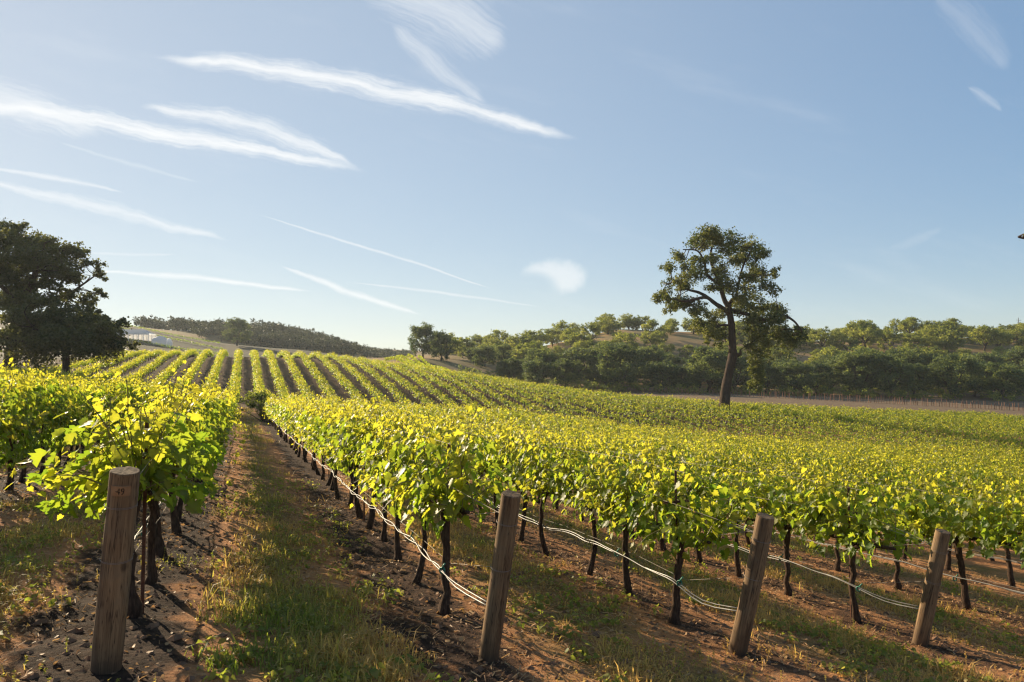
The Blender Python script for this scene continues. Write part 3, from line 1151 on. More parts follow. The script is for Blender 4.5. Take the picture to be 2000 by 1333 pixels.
HOSE_LAB = {-1: 'pale drip hose slung low along the row behind the tagged post', 0: 'twisted white drip hoses along the row right of the path',
            1: 'white drip hoses tied to the second post right of the path', 2: 'pale sagging drip hoses tied to the rightmost post',
            3: 'grey drip hoses of the row behind the rightmost post', 4: 'grey drip hose of the fifth row right of the path'}
for k in range(-1, 5):
    u = ru(k)
    root = empty('drip_hose', usz(u, 8.0, 0.4))
    tag(root, HOSE_LAB[k], 'hose', 'drip hoses along the vine rows')
    org = np.array(root.location)
    s_end = 62 if k in (-1, 0) else 32
    for j, (off, h0, mt, rr) in enumerate(((-0.10, 0.46, M_HOSE, 0.007), (-0.088, 0.447, M_HOSE if k == 0 else M_HOSEDARK, 0.006))):
        pts = []
        if k in POSTS:
            pts.append(post_point(k, 0.30 + 0.02 * j))
            pts.append(usz(u + off * 0.5, FIRST[k] - 0.45, 0.36 + 0.03 * j))
        s = FIRST.get(k, 6.7)
        ph = rng.uniform(0, 6)
        while s < s_end:
            sag = 0.010 * math.sin(s * 2.4 + ph) + 0.02 * math.sin(s * 0.9 + ph * 0.3)
            tw = 0.014 * math.sin(s * 5 + j * 2.1) if k == 0 else 0.006 * math.sin(s * 3 + j * 2)
            pts.append(usz(u + off + tw, s, h0 + sag + tw * 0.8))
            s += 0.3 if s < 20 else 0.8
        p = smooth_path(np.array(pts), 3) - org
        mb = MB()
        tube(mb, p, rr, 6)
        link('tube', mb.mesh('tube', mt), root)
    # green ties
    for s in (FIRST.get(k, 6.7) - 0.1, FIRST.get(k, 6.7) + 1.25):
        c = usz(u - 0.08, s, 0.45 + 0.05 * math.sin(s * 2.4)) - org
        mb = MB()
        ang = np.linspace(0, 2 * np.pi, 9)
        tube(mb, c + np.column_stack([np.cos(ang) * 0.024, 0.012 * np.sin(ang * 0.5), np.sin(ang) * 0.03]), 0.009, 5)
        tube(mb, [c + (0, 0, 0.02), c + (0.015, -0.02, 0.055), c + (0.03, -0.03, 0.075)], 0.008, 5)
        link('tie', mb.mesh('tie', M_TIE), root)
    # trellis wires
    root = empty('trellis_wire', usz(u, 8.0, 1.0))
    tag(root, 'thin steel trellis wires strung along the ' + row_phrase(k), 'wire', 'trellis wires along the vine rows')
    org = np.array(root.location)
    for (h, off, f) in ((0.93, 0.0, 0.90), (1.28, -0.12, 0.86), (1.28, 0.12, 0.86), (1.62, 0.0, None), (0.5, 0.0, 0.56)):
        pts = []
        if k in POSTS and f:
            pts.append(post_point(k, f))
        for s in np.arange(FIRST.get(k, 6.7) - 0.1, 30, 1.0):
            pts.append(usz(u + off, s, h))
        mb = MB()
        tube(mb, np.array(pts) - org, 0.0022, 4, cap=False)
        link('wire', mb.mesh('wire', M_WIRE), root)
    # rusty stakes
    if True:
        for n_, s in enumerate(np.arange(FIRST.get(k, 6.7) + (0.15 if k != 3 else 0.3), 22, 5.2)):
            x, y, z = usz(u + 0.05, s, 0)
            st = empty('metal_stake', (x, y, z), ROWANG)
            mb = MB()
            hh = 1.62
            box(mb, (-0.014, -0.003, -0.2), (0.014, 0.003, hh))
            box(mb, (-0.003, 0.0031, -0.2), (0.003, 0.020, hh))
            link('stake_shaft', mb.mesh('stake_shaft', M_RUST, smooth=False), st)
            mb = MB()
            box(mb, (-0.16, -0.012, 1.27), (0.16, -0.0035, 1.295))
            link('cross_arm', mb.mesh('cross_arm', M_RUST, smooth=False), st)
            tag(st, '%s rusty steel stake along the %s' % (ORD[n_ + 1], row_phrase(k)), 'stake', 'rusty trellis stakes in the vine rows')

# ------------------------------------------------------------------ grass, straw, clods
def blades(mb, bx, by, bz, hgt, wid, lean, az, tone):
    """bent blades: 3 points wide at the foot, one knee, one tip"""
    n = len(bx)
    d = np.column_stack([np.cos(az), np.sin(az), np.zeros(n)])
    sd = np.column_stack([-np.sin(az), np.cos(az), np.zeros(n)])
    b = np.column_stack([bx, by, bz])
    k = b + d * (hgt * lean * 0.35)[:, None] + np.array([0, 0, 1.0]) * (hgt * 0.6)[:, None]
    t = b + d * (hgt * lean)[:, None] + np.array([0, 0, 1.0]) * (hgt * (1.0 - 0.35 * lean))[:, None]
    w = sd * wid[:, None]
    V = np.stack([b - w, b + w, k + w * 0.8, k - w * 0.8, t], 1)
    o = np.arange(n)[:, None] * 5
    mb.add(V.reshape(-1, 3), np.concatenate([o + np.array([[0, 1, 2]]), o + np.array([[0, 2, 3]]), o + np.array([[3, 2, 4]])]), None, np.repeat(tone, 5))


def alley_points(n, s_lo, s_hi, u_lo, u_hi, power=1.0):
    s = s_lo + (s_hi - s_lo) * rng.random(n) ** power
    u = u_lo + (u_hi - u_lo) * rng.random(n)
    x, y = us_xy(u, s)
    px = 1000 + F * x / np.maximum(y, 0.3)
    ok = (y > 2.2) & (px > -200) & (px < 2200)
    return u[ok], s[ok]


def grass():
    mb = MB()
    for (n, lo, hi, ul, uh, per, hs, pw) in ((22000, 1.5, 8.5, -4.5, 8, 9, 0.75, 1.1), (40000, 1.5, 14, -6.5, 13, 9, 1.0, 1.25), (24000, 12, 34, -8, 22, 6, 1.35, 1.1), (14000, 30, 74, -8, 8, 5, 1.7, 1.0)):
        u, s = alley_points(n, lo, hi, ul, uh, pw)
        ph = np.abs((((u + (fbm(u * 0.9, s * 0.5, 5) - 0.5) * 0.5 - ROW_U0 + 0.12) / ROW_DU) % 1.0) - 0.5) * 2     # 0 mid alley
        patch = fbm(u * 0.9, s * 0.9, 21, 4)
        endz = np.clip((5.4 - s) / 1.5, 0, 0.45)
        dens = np.clip(1.05 - ph * 2.75 + endz + (patch - 0.5) * 4.5 + np.where((u < -1.3) & (s < 9), 0.55, 0), 0, 1)
        keep = rng.random(len(u)) < dens * np.where(u > 1.9, 0.5, 0.85)
        u, s, patch, ph = u[keep], s[keep], patch[keep], ph[keep]
        z = groundz(u, s)
        tone0 = np.clip(0.26 + np.where((u > 2.2) & (s < 7), 0.18, 0) + (fbm(u * 0.7, s * 0.7, 33, 3) - 0.42) * 2.6 + ph * 0.2 + np.where(u > 1.9, 0.34, 0.06), 0.0, 1)
        for j in range(per):
            m = len(u)
            rad = 0.045 * hs
            uu = u + rng.normal(0, rad, m)
            ss = s + rng.normal(0, rad, m)
            hgt = rng.gamma(4.0, 0.018, m) * hs * (0.2 + 1.7 * patch ** 1.3)
            tall = rng.random(m) < 0.025
            hgt = np.where(tall, hgt * 2.0, hgt)
            tone = np.clip(tone0 + rng.normal(0, 0.16, m), 0, 1)
            blades(mb, uu, ss, z - 0.012, np.clip(hgt, 0.02, 0.26), rng.uniform(0.003, 0.0075, m) * hs, rng.uniform(0.2, 1.5, m), rng.uniform(0, 6.283, m), tone)
    o = link('grass', mb.mesh('grass', M_GRASS), rot=(0, 0, ROWANG))
    tag(o, 'patchy green and straw coloured grass in the alleys between rows', 'grass', kind='stuff')
    # broad-leaved weeds
    mb = MB()
    u, s = alley_points(5200, 1.8, 18, -6.5, 12, 1.2)
    ph = np.abs((((u - ROW_U0) / ROW_DU) % 1.0) - 0.5) * 2
    keep = (ph < 0.75) & (rng.random(len(u)) < np.clip(0.95 - ph * 1.1 + (fbm(u * 0.8, s * 0.8, 71, 3) - 0.52) * 4, 0, 1))
    u, s = u[keep], s[keep]
    z = groundz(u, s)
    for j in range(11):
        m = len(u)
        az = rng.uniform(0, 6.283, m)
        rr = rng.uniform(0.01, 0.09, m)
        P = np.column_stack([u + np.cos(az) * rr, s + np.sin(az) * rr, z + rng.uniform(0.015, 0.10, m)])
        N = np.column_stack([np.cos(az) * 0.5, np.sin(az) * 0.5, np.ones(m)]) + rng.normal(0, 0.35, (m, 3))
        T = np.column_stack([np.cos(az), np.sin(az), rng.normal(0, 0.3, m)])
        add_leaves(mb, P, N, T, rng.uniform(0.022, 0.050, m) * np.where(s < 7.5, 1.25, 1.0), np.clip(rng.normal(0.12, 0.12, m), 0, 1), 1)
    tag(link('weeds', mb.mesh('weeds', M_GRASS), rot=(0, 0, ROWANG)), 'low broad leaved green weeds scattered among the alley grass', 'weeds', kind='stuff')
    # feathery forbs: thin leaning stems set with tiny leaves
    mb = MB()
    u, s = alley_points(26000, 1.6, 13, -6, 11, 1.2)
    ph = np.abs((((u - ROW_U0 + 0.12) / ROW_DU) % 1.0) - 0.5) * 2
    endz = np.clip((5.4 - s) / 1.5, 0, 0.45)
    keep = rng.random(len(u)) < np.clip(0.85 - ph * 1.9 + endz + (fbm(u * 1.1, s * 1.1, 88, 4) - 0.5) * 5, 0, 0.75)
    u, s = u[keep], s[keep]
    z = groundz(u, s)
    m = len(u)
    az = rng.uniform(0, 6.283, m)
    lean = rng.uniform(0.1, 0.9, m)
    hh = rng.gamma(5.0, 0.018, m)
    tone0 = np.clip(0.30 + (fbm(u * 0.9, s * 0.9, 34, 3) - 0.45) * 2.2 + np.where(u > 1.9, 0.28, 0.0), 0, 1)
    blades(mb, u, s, z - 0.01, hh * 1.1, np.full(m, 0.0012), lean, az, tone0)
    for j in range(13):
        f = rng.uniform(0.15, 1.0, m)
        P = np.column_stack([u + np.cos(az) * lean * hh * f * 0.8, s + np.sin(az) * lean * hh * f * 0.8, z + hh * f * (1 - 0.3 * lean)])
        a2 = rng.uniform(0, 6.283, m)
        T = np.column_stack([np.cos(a2), np.sin(a2), rng.normal(0.3, 0.4, m)])
        N = np.column_stack([rng.normal(0, 0.5, m), rng.normal(0, 0.5, m), np.ones(m)])
        add_leaves(mb, P, N, T, rng.uniform(0.008, 0.021, m), np.clip(tone0 + rng.normal(0, 0.15, m), 0, 1), 0)
    tag(link('wild_herbs', mb.mesh('wild_herbs', M_GRASS), rot=(0, 0, ROWANG)), 'feathery small leaved wild herbs mixed into the alley grass', 'weeds', kind='stuff')
    # dry straw lying flat
    mb = MB()
    u, s = alley_points(110000, 1.5, 20, -6, 14, 1.3)
    ph = np.abs((((u - ROW_U0) / ROW_DU) % 1.0) - 0.5) * 2
    keep = rng.random(len(u)) < np.clip(0.9 - ph * 0.75 + np.where(u > 1.9, 0.15, -0.15) + (fbm(u * 1.1, s * 1.1, 55, 3) - 0.5) * 3, 0.02, 1)
    u, s = u[keep], s[keep]
    z = groundz(u, s)
    m = len(u)
    az = rng.uniform(0, 6.283, m)
    L = rng.uniform(0.008, 0.04, m)
    W = rng.uniform(0.0012, 0.004, m)
    d = np.column_stack([np.cos(az), np.sin(az), rng.normal(0, 0.35, m)])
    sd = np.column_stack([-np.sin(az), np.cos(az), rng.normal(0, 1.0, m)]) * W[:, None]
    c = np.column_stack([u, s, z + rng.uniform(0.004, 0.03, m)])
    V = np.stack([c - d * L[:, None] - sd, c - d * L[:, None] + sd, c + d * L[:, None] + sd, c + d * L[:, None] - sd], 1)
    mb.add(V.reshape(-1, 3), None, np.arange(m)[:, None] * 4 + np.array([[0, 1, 2, 3]]), np.repeat(rng.random(m), 4))
    tag(link('straw', mb.mesh('straw', M_STRAW), rot=(0, 0, ROWANG)), 'dry tan straw and mown stalks lying on the soil', 'straw', kind='stuff')
    # fallen vine leaves
    mb = MB()
    u, s = alley_points(9000, 1.6, 16, -5.5, 13, 1.3)
    m = len(u)
    z = groundz(u, s)
    az = rng.uniform(0, 6.283, m)
    add_leaves(mb, np.column_stack([u, s, z + rng.uniform(0.006, 0.02, m)]), np.column_stack([rng.normal(0, 0.45, m), rng.normal(0, 0.45, m), np.ones(m)]),
               np.column_stack([np.cos(az), np.sin(az), rng.normal(0, 0.2, m)]), rng.uniform(0.018, 0.055, m), rng.random(m) * 0.6, 1)
    tag(link('fallen_leaves', mb.mesh('fallen_leaves', M_STRAW), rot=(0, 0, ROWANG)), 'curled dry brown leaves lying on the soil', 'leaves', kind='stuff')
    # clods and pebbles
    mb = MB()
    u, s = alley_points(26000, 1.5, 16, -5, 12, 1.4)
    ph = np.abs((((u - ROW_U0) / ROW_DU) % 1.0) - 0.5) * 2
    keep = rng.random(len(u)) < np.clip(ph * 1.2, 0.12, 1)
    u, s = u[keep], s[keep]
    z = groundz(u, s)
    m = len(u)
    base = np.array([(1, 0, 0), (0, 1, 0), (-1, 0, 0), (0, -1, 0), (0, 0, 1), (0, 0, -1), (.7, .7, .5), (-.7, .6, .4)], float)
    tri = np.array([(0, 6, 4), (6, 1, 4), (1, 7, 4), (7, 2, 4), (2, 3, 4), (3, 0, 4), (1, 6, 5), (6, 0, 5), (2, 7, 5), (7, 1, 5), (3, 2, 5), (0, 3, 5)])
    size = rng.gamma(1.6, 0.008, m) + 0.004
    V = np.column_stack([u, s, z])[:, None] + size[:, None, None] * base[None] * rng.uniform(0.6, 1.3, (m, 8, 3)) * np.array([1, 1, 0.7])
    mb.add(V.reshape(-1, 3), (np.arange(m)[:, None, None] * 8 + tri[None]).reshape(-1, 3), None, 0.5)
    tag(link('clods', mb.mesh('clods', M_STONE, smooth=False), rot=(0, 0, ROWANG)), 'dark earth clods and small stones beneath the vines', 'clods', kind='stuff')


grass()

# ------------------------------------------------------------------ trees
def leaf_cloud(mb, centers, radii, n_each, size, tone_fn=None, flat=0.75, mat=0, hang=0.0):
    """leaf-sized faces spread through clumps, thinner to the edge, uneven"""
    for c, rad, n in zip(centers, radii, n_each):
        n = int(n)
        if n < 1:
            continue
        # each clump is a few sprays
        k = max(3, int(n / 28))
        sub = norm(rng.normal(size=(k, 3))) * (rng.random((k, 1)) ** 0.45) * rad * 1.12 * np.array([1, 1, flat])
        which = rng.integers(0, k, n)
        p = np.asarray(c) + sub[which] + rng.normal(size=(n, 3)) * rad * np.array([0.25, 0.25, 0.17])
        if hang:
            p[:, 2] -= rng.random(n) ** 2 * hang
        N = norm(rng.normal(size=(n, 3)) + np.array([0, 0, 0.5]))
        T = norm(rng.normal(size=(n, 3)) + np.array([0, 0, -0.3]))
        sz = size * rng.uniform(0.6, 1.35, n)
        tone = np.clip(0.45 + rng.normal(0, 0.25) + rng.normal(0, 0.2, n), 0, 1)
        add_leaves(mb, p, N, T, sz, tone, 0, mat)


def limb(mb, pts, r0, r1, n=7, sm=4, wob=0.12):
    p = smooth_path(np.array(pts, float), sm) if len(pts) > 2 else np.array(pts, float)
    tube(mb, p, np.linspace(r0, r1, len(p)), n, wob=wob, cap=False)
    return p


def twigs_to(mb, skeleton, centers, r=0.05, sm=3):
    """fine branches from the nearest limb to each clump"""
    sk = np.asarray(skeleton)
    for c in centers:
        c = np.asarray(c)
        dd = np.linalg.norm(sk - c, axis=1) + np.maximum(0, sk[:, 2] - c[2]) * 0.8
        a = sk[dd.argmin()]
        mid = (a + c) / 2 + rng.normal(0, 0.12, 3) * np.linalg.norm(c - a)
        limb(mb, [a, mid, c], r, r * 0.3, 5, sm, 0.1)
        for j in range(3):
            e = c + rng.normal(0, 1.0, 3) * min(np.linalg.norm(c - a) * 0.22, 0.5)
            tube(mb, [mid * 0.4 + c * 0.6, e], [r * 0.4, r * 0.12], 4, cap=False)


def crop_tree(name, label, cat, base_px, d, crop0, crop_s, trunk, limbs, clumps, leaf, dens, mleaf, depth, mtop=None, hangs=(), droop=0.0, jit=0.25):
    """a tree set out from limb and clump positions measured on the photograph, d metres away, with real depth"""
    global rng
    rng = np.random.default_rng(11 + int(d))

    def W(cx, cy_, dd=0.0):
        p = pix(crop0[0] + cx / crop_s, crop0[1] + cy_ / crop_s, d)
        return np.array([p.x, p.y + dd, p.z])
    mpp = d / F / crop_s
    bx, by = W(*trunk[0][:2])[0], d
    bz = H(bx, by)
    root = empty(name, (bx, by, bz))
    tag(root, label, cat)
    org = np.array([bx, by, bz])
    mb = MB()
    tp = [W(t_[0], t_[1]) for t_ in trunk]
    tp[0][2] = min(tp[0][2], bz - 0.3)
    p = smooth_path(np.array(tp), 6)
    rad = np.interp(np.linspace(0, 1, len(p)), np.linspace(0, 1, len(trunk)), [t_[2] * mpp / 2 for t_ in trunk])
    tube(mb, p - org, rad, 14, wob=0.14, cap=False)
    skel = [p[len(p) // 2:] - org]
    for L in limbs:
        dd = L[0]
        pts = [W(cx, cy_, dd * i / (len(L) - 3)) for i, (cx, cy_) in enumerate(L[2:])]
        q = limb(mb, np.array(pts) - org, L[1] * mpp / 2, L[1] * mpp / 2 * 0.3, 8, 5)
        skel.append(q)
    C, Rr = [], []
    for (cx, cy_, r_) in clumps:
        for rep in range(3 if jit > 0.3 else 2):
            C.append(W(cx + rng.normal(0, r_ * jit), cy_ + rng.normal(0, r_ * jit), rng.uniform(-depth, depth)) - org)
            Rr.append(r_ * mpp)
    skel = np.concatenate(skel)
    twigs_to(mb, skel, C, r=0.075)
    link('trunk', mb.mesh('trunk', M_OAKBARK), root)
    mb = MB()
    leaf_cloud(mb, C, Rr, [dens * (r_ / leaf) ** 2 for r_ in Rr], leaf, hang=0.5 * droop / 2.6)
    if droop:
        low = [i for i, c_ in enumerate(C) if c_[0] > 2.5 and c_[2] < 15]
        leaf_cloud(mb, [C[i] - np.array([0, 0, 0.6]) for i in low], [Rr[i] * 0.9 for i in low], [130] * len(low), leaf * 0.9, hang=droop)
    for (cx, cy_, r_, n_) in hangs:
        for rep in range(2):
            c = W(cx, cy_, rng.uniform(-1.5, 1.5)) - org
            leaf_cloud(mb, [c], [r_ * mpp], [n_], leaf * 0.9, flat=1.6)
    tag(link('crown', mb.mesh('crown', mleaf), root), kind='stuff')
    return root


OAK_CLUMPS = [(640, 140, 60), (560, 165, 65), (505, 170, 45), (750, 195, 65), (860, 215, 65), (430, 240, 45), (400, 300, 45), (480, 310, 50), (570, 300, 40), (860, 290, 65), (960, 340, 50),
              (700, 370, 60), (560, 390, 65), (420, 410, 42), (470, 440, 50), (980, 400, 35), (880, 400, 50), (330, 510, 48), (300, 550, 32), (360, 610, 34), (480, 540, 50), (540, 600, 42),
              (650, 470, 55), (750, 460, 55), (900, 480, 50), (980, 500, 50), (860, 560, 60), (1000, 570, 60), (1080, 600, 58), (1100, 660, 52), (1000, 680, 65), (900, 660, 58), (1150, 770, 42),
              (940, 760, 50), (1060, 740, 50), (680, 640, 50), (620, 700, 52), (600, 760, 50), (700, 780, 42), (680, 735, 42), (560, 640, 36), (670, 260, 45), (780, 300, 45), (640, 200, 50),
              (920, 240, 45), (990, 380, 32), (830, 620, 40), (780, 540, 45), (1125, 740, 42), (1150, 800, 36), (380, 570, 42), (440, 565, 42), (510, 620, 36), (560, 690, 36), (400, 470, 40), (880, 740, 44)]
OAK_HANG = [(900, 860, 42, 420), (925, 930, 42, 460), (910, 1000, 42, 460), (925, 1060, 40, 440), (930, 1110, 34, 340), (970, 850, 36, 260), (1000, 920, 26, 140), (900, 1120, 24, 160), (690, 840, 24, 120), (620, 800, 30, 150), (660, 780, 34, 160), (1080, 800, 36, 160), (1165, 820, 26, 110)]
crop_tree('oak_tree', 'tall lone oak with bare lower trunk at the far field edge', 'tree', None, 105, (1200, 420), 3.332,
          [(712, 1228, 76), (722, 1160, 62), (742, 1040, 56), (768, 930, 60), (768, 860, 48), (765, 760, 45), (758, 680, 42), (738, 590, 38)],
          [(-3.0, 34, (750, 650), (700, 610), (640, 580), (580, 545), (500, 560), (430, 575), (350, 560)),
           (2.5, 26, (690, 605), (620, 540), (560, 500), (500, 480), (440, 440), (400, 420)),
           (1.5, 36, (740, 600), (715, 540), (690, 440), (650, 330), (640, 260), (660, 170)),
           (-2.5, 22, (700, 460), (600, 400), (570, 320), (520, 250), (420, 245)),
           (4.0, 34, (738, 610), (780, 550), (840, 530), (890, 500), (890, 430), (940, 350)),
           (-2.0, 22, (790, 545), (800, 450), (820, 340), (870, 230)),
           (-4.0, 30, (758, 620), (850, 650), (950, 690), (1040, 660), (1110, 700), (1150, 770)),
           (3.0, 20, (900, 670), (930, 760), (920, 850), (925, 960)),
           (0.5, 18, (765, 720), (690, 720), (640, 760), (600, 770)),
           (-1.0, 30, (790, 915), (812, 905), (806, 880))],
          OAK_CLUMPS, 0.24, 16, M_OAKLEAF, 4.5, hangs=OAK_HANG, droop=2.6)

LEFT_CLUMPS = [(-60, 200, 90), (-80, 350, 90), (-60, 480, 90), (0, 130, 55), (100, 220, 70), (190, 230, 55), (300, 270, 62), (400, 250, 50), (450, 300, 52), (420, 370, 62), (300, 380, 80), (180, 380, 72), (60, 330, 80), (0, 400, 70), (550, 390, 40),
               (560, 450, 40), (480, 460, 52), (530, 490, 36), (380, 460, 52), (200, 480, 62), (80, 520, 70), (0, 560, 70), (330, 560, 50), (480, 555, 50), (545, 570, 24), (440, 620, 52), (260, 620, 70), (180, 680, 70),
               (60, 640, 52), (500, 670, 50), (555, 690, 34), (130, 300, 50), (250, 320, 55)]
crop_tree('oak_tree', 'large dark oak cut by the left edge of the photo', 'tree', None, 84, (0, 400), 3.332,
          [(60, 1000, 80), (90, 880, 72), (108, 760, 60), (110, 650, 50)],
          [(-2.0, 38, (110, 660), (60, 560), (0, 480), (-40, 360)), (2.0, 36, (110, 650), (150, 560), (180, 470), (170, 330), (150, 250)),
           (-3.0, 30, (120, 700), (210, 600), (280, 500), (340, 400), (400, 280)), (3.0, 26, (150, 680), (260, 620), (380, 580), (470, 500), (550, 420)),
           (0.5, 24, (108, 760), (40, 760), (-40, 700), (-100, 640)), (1.5, 22, (280, 500), (300, 380), (290, 280))],
          LEFT_CLUMPS, 0.25, 19, M_DARKLEAF, 4.5, jit=0.35)
BUSH_CLUMPS = [(330, 750, 90), (450, 780, 85), (560, 800, 75), (630, 830, 72), (690, 780, 50), (745, 850, 50), (650, 900, 85), (500, 880, 95), (350, 880, 100), (200, 860, 95), (80, 880, 90), (30, 800, 60),
               (250, 790, 70), (330, 690, 60), (200, 740, 70), (480, 720, 60), (560, 745, 50), (790, 900, 34), (700, 745, 36), (150, 950, 100), (400, 960, 100), (600, 960, 90), (720, 920, 50)]
crop_tree('broad_tree', 'broad dark round tree in front of the large left oak', 'tree', None, 78, (0, 400), 3.332,
          [(430, 1080, 50), (430, 980, 40), (420, 900, 34)],
          [(-1.0, 22, (425, 950), (330, 860), (250, 800)), (1.5, 22, (425, 940), (540, 850), (640, 830)), (0.5, 20, (420, 900), (440, 820), (460, 760)), (-2, 20, (420, 940), (250, 900), (100, 880))],
          BUSH_CLUMPS, 0.25, 15, M_DARKLEAF, 3.5, jit=0.45)


crop_tree('oak_tree', 'oak beyond the right edge, only a leaf tip showing above the hill', 'tree', None, 52, (1900, 400), 1.0,
          [(240, 560, 40), (238, 400, 30), (235, 230, 24), (230, 120, 20)],
          [(1.0, 14, (234, 160), (190, 110), (140, 70), (108, 58)), (-1.0, 14, (232, 170), (280, 100), (330, 60))],
          [(150, 60, 28), (180, 20, 30), (230, -20, 36), (280, 10, 34), (320, 60, 34), (200, 90, 30), (260, 70, 34), (128, 56, 12), (104, 57, 5)],
          0.16, 10, M_DARKLEAF, 0.6, jit=0.05)


def oak_variant(name, r_seed, hgt, wid, trunk_h, n_cl, leaf, dens, mleaf, mbark=None):
    """one countryside oak, foot at the origin"""
    global rng
    keep = rng
    rng = np.random.default_rng(r_seed)
    mb = MB()
    C, Rr = [], []
    cz = (hgt + trunk_h) / 2
    for i in range(n_cl):
        v = norm(rng.normal(size=3))
        if v[2] < -0.75:
            v[2] *= -0.6
        rad = rng.uniform(0.55, 1.0) ** 0.6
        c = np.array([v[0] * wid / 2 * rad, v[1] * wid / 2 * rad, cz + v[2] * (hgt - trunk_h) / 2 * rad])
        C.append(c)
        Rr.append(wid * rng.uniform(0.11, 0.19))
    forks = []
    top = np.array([rng.normal(0, 0.04) * wid, rng.normal(0, 0.04) * wid, trunk_h + 0.15 * hgt])
    tp = limb(mb, [np.array([0, 0, -0.4]), top * np.array([0.4, 0.4, 0.5]), top], wid * 0.040, wid * 0.026, 9, 4)
    forks.append(tp[len(tp) // 2:])
    for j in range(5):
        a_ = j * 1.256 + rng.uniform(-0.4, 0.4)
        e = np.array([math.cos(a_) * wid * 0.30, math.sin(a_) * wid * 0.30, cz + rng.uniform(-0.05, 0.2) * hgt])
        forks.append(limb(mb, [top * 0.85, top * 0.4 + e * 0.6 + rng.normal(0, 0.03, 3) * wid, e], wid * 0.022, wid * 0.008, 6, 4))
    twigs_to(mb, np.concatenate(forks), C, r=wid * 0.006, sm=2)
    trunk = mb.mesh('trunk', M_OAKBARK)
    mb = MB()
    leaf_cloud(mb, C, Rr, [dens * (r_ / leaf) ** 2 for r_ in Rr], leaf, flat=0.7)
    crown = mb.mesh('crown', mleaf)
    rng = keep
    return trunk, crown


HILL_VAR = [oak_variant('hill', 500 + i, 7.0 + (i % 3) * 0.6, 9.0 + (i % 2), 0.7, 26, 0.40, 11.0, M_HILLLEAF) for i in range(6)]
WOOD_VAR = [oak_variant('wood', 600 + i, 13.0 + (i % 3), 12.0 + (i % 2) * 1.5, 0.4, 46, 0.46, 11.0, M_WOODLEAF) for i in range(6)]


def plant(kind, var, x, y, rz, sc, label, group, sink=0.15):
    t, c = var
    root = empty(kind, (x, y, H(x, y) - sink), rz)
    root.scale = sc
    tag(root, label, 'tree', group)
    link('trunk', t, root)
    tag(link('crown', c, root), kind='stuff')
    return root


# tree line along the foot of the right hill, and scattered oaks up its slope
def px_phrase(px):
    for lo, hi, w_ in ((0, 930, 'near the sloping vine patch'), (930, 1130, 'above the vine crest'), (1130, 1280, 'left of the lone oak'),
                       (1280, 1560, 'behind the lone oak'), (1560, 1760, 'right of the lone oak'), (1760, 1880, 'below the short pole'), (1880, 9999, 'below the tall pole')):
        if lo <= px < hi:
            return w_


_count = {}


def nth(key):
    _count[key] = _count.get(key, 0) + 1
    return ORD[_count[key]] if _count[key] < len(ORD) else 'last'


wood = []
for row_i, (dd, n_, px0, px1, h_) in enumerate(((196, 21, 985, 2090, 0.70), (212, 20, 900, 2090, 0.80), (228, 19, 880, 2100, 0.74))):
    for i in range(n_):
        px = px0 + (px1 - px0) * (i + rng.uniform(0.15, 0.85)) / n_
        d = dd + rng.uniform(-5, 5)
        if px < 1000:
            d += 20
        h = h_ * rng.choice([rng.uniform(0.62, 0.85), rng.uniform(0.85, 1.22)]) * (0.8 if px < 1100 else 1.0)
        wood.append((px, d, h))
for i, (px, d, h) in enumerate(sorted(wood)):
    where = px_phrase(px)
    rown = 'front' if d < 204 else ('middle' if d < 220 else 'rear')
    plant('oak_tree', WOOD_VAR[i % 6], (px - 1000) / F * d, d, rng.uniform(0, 6.28), (h * rng.uniform(1.0, 1.35), h * rng.uniform(1.0, 1.35), h),
          '%s oak from left in the %s tree line %s' % (nth((rown, where)), rown, where), 'oaks in the %s tree line %s' % (rown, where))
hill = []
for row_i, dd in enumerate((246, 262, 278, 294, 308, 320, 330, 338)):
    n_ = 27
    for i in range(n_):
        px = 870 + 1250 * (i + rng.uniform(0.05, 0.95)) / n_
        if rng.random() < 0.05 and row_i < 5:
            continue
        if 1180 < px < 1420 and 2 <= row_i <= 5 and rng.random() < 0.35:
            continue
        hill.append((px, dd + rng.uniform(-6, 6), rng.choice([rng.uniform(0.5, 0.8), rng.uniform(0.8, 1.2)]) * (0.85 if row_i >= 6 else 1.0), row_i))
for i, (px, d, h, ri) in enumerate(sorted(hill)):
    where = px_phrase(px)
    zone = 'low on' if ri < 3 else ('halfway up' if ri < 6 else 'on the crest of')
    plant('oak_tree', HILL_VAR[i % 6], (px - 1000) / F * d, d, rng.uniform(0, 6.28), (h * rng.uniform(0.9, 1.15), h * rng.uniform(0.9, 1.15), h),
          '%s oak from left %s the hill %s' % (nth((zone, where)), zone, where), 'oaks %s the hill %s' % (zone, where))
for (px, d, h, lab) in ((826, 236, 0.92, 'dark rounded oak standing left of the pair on the bank'), (862, 228, 0.70, 'smaller dark oak right of the pair on the bank')):
    plant('oak_tree', WOOD_VAR[3 if h > 0.8 else 1], (px - 1000) / F * d, d, 1.0, (h * 0.72, h * 0.72, h * 0.95), lab, None)
plant('oak_tree', WOOD_VAR[2], (462 - 1000) / F * 330, 330, 2.0, (0.95, 0.95, 0.85), 'single rounded oak standing before the dark wooded left hill', None)

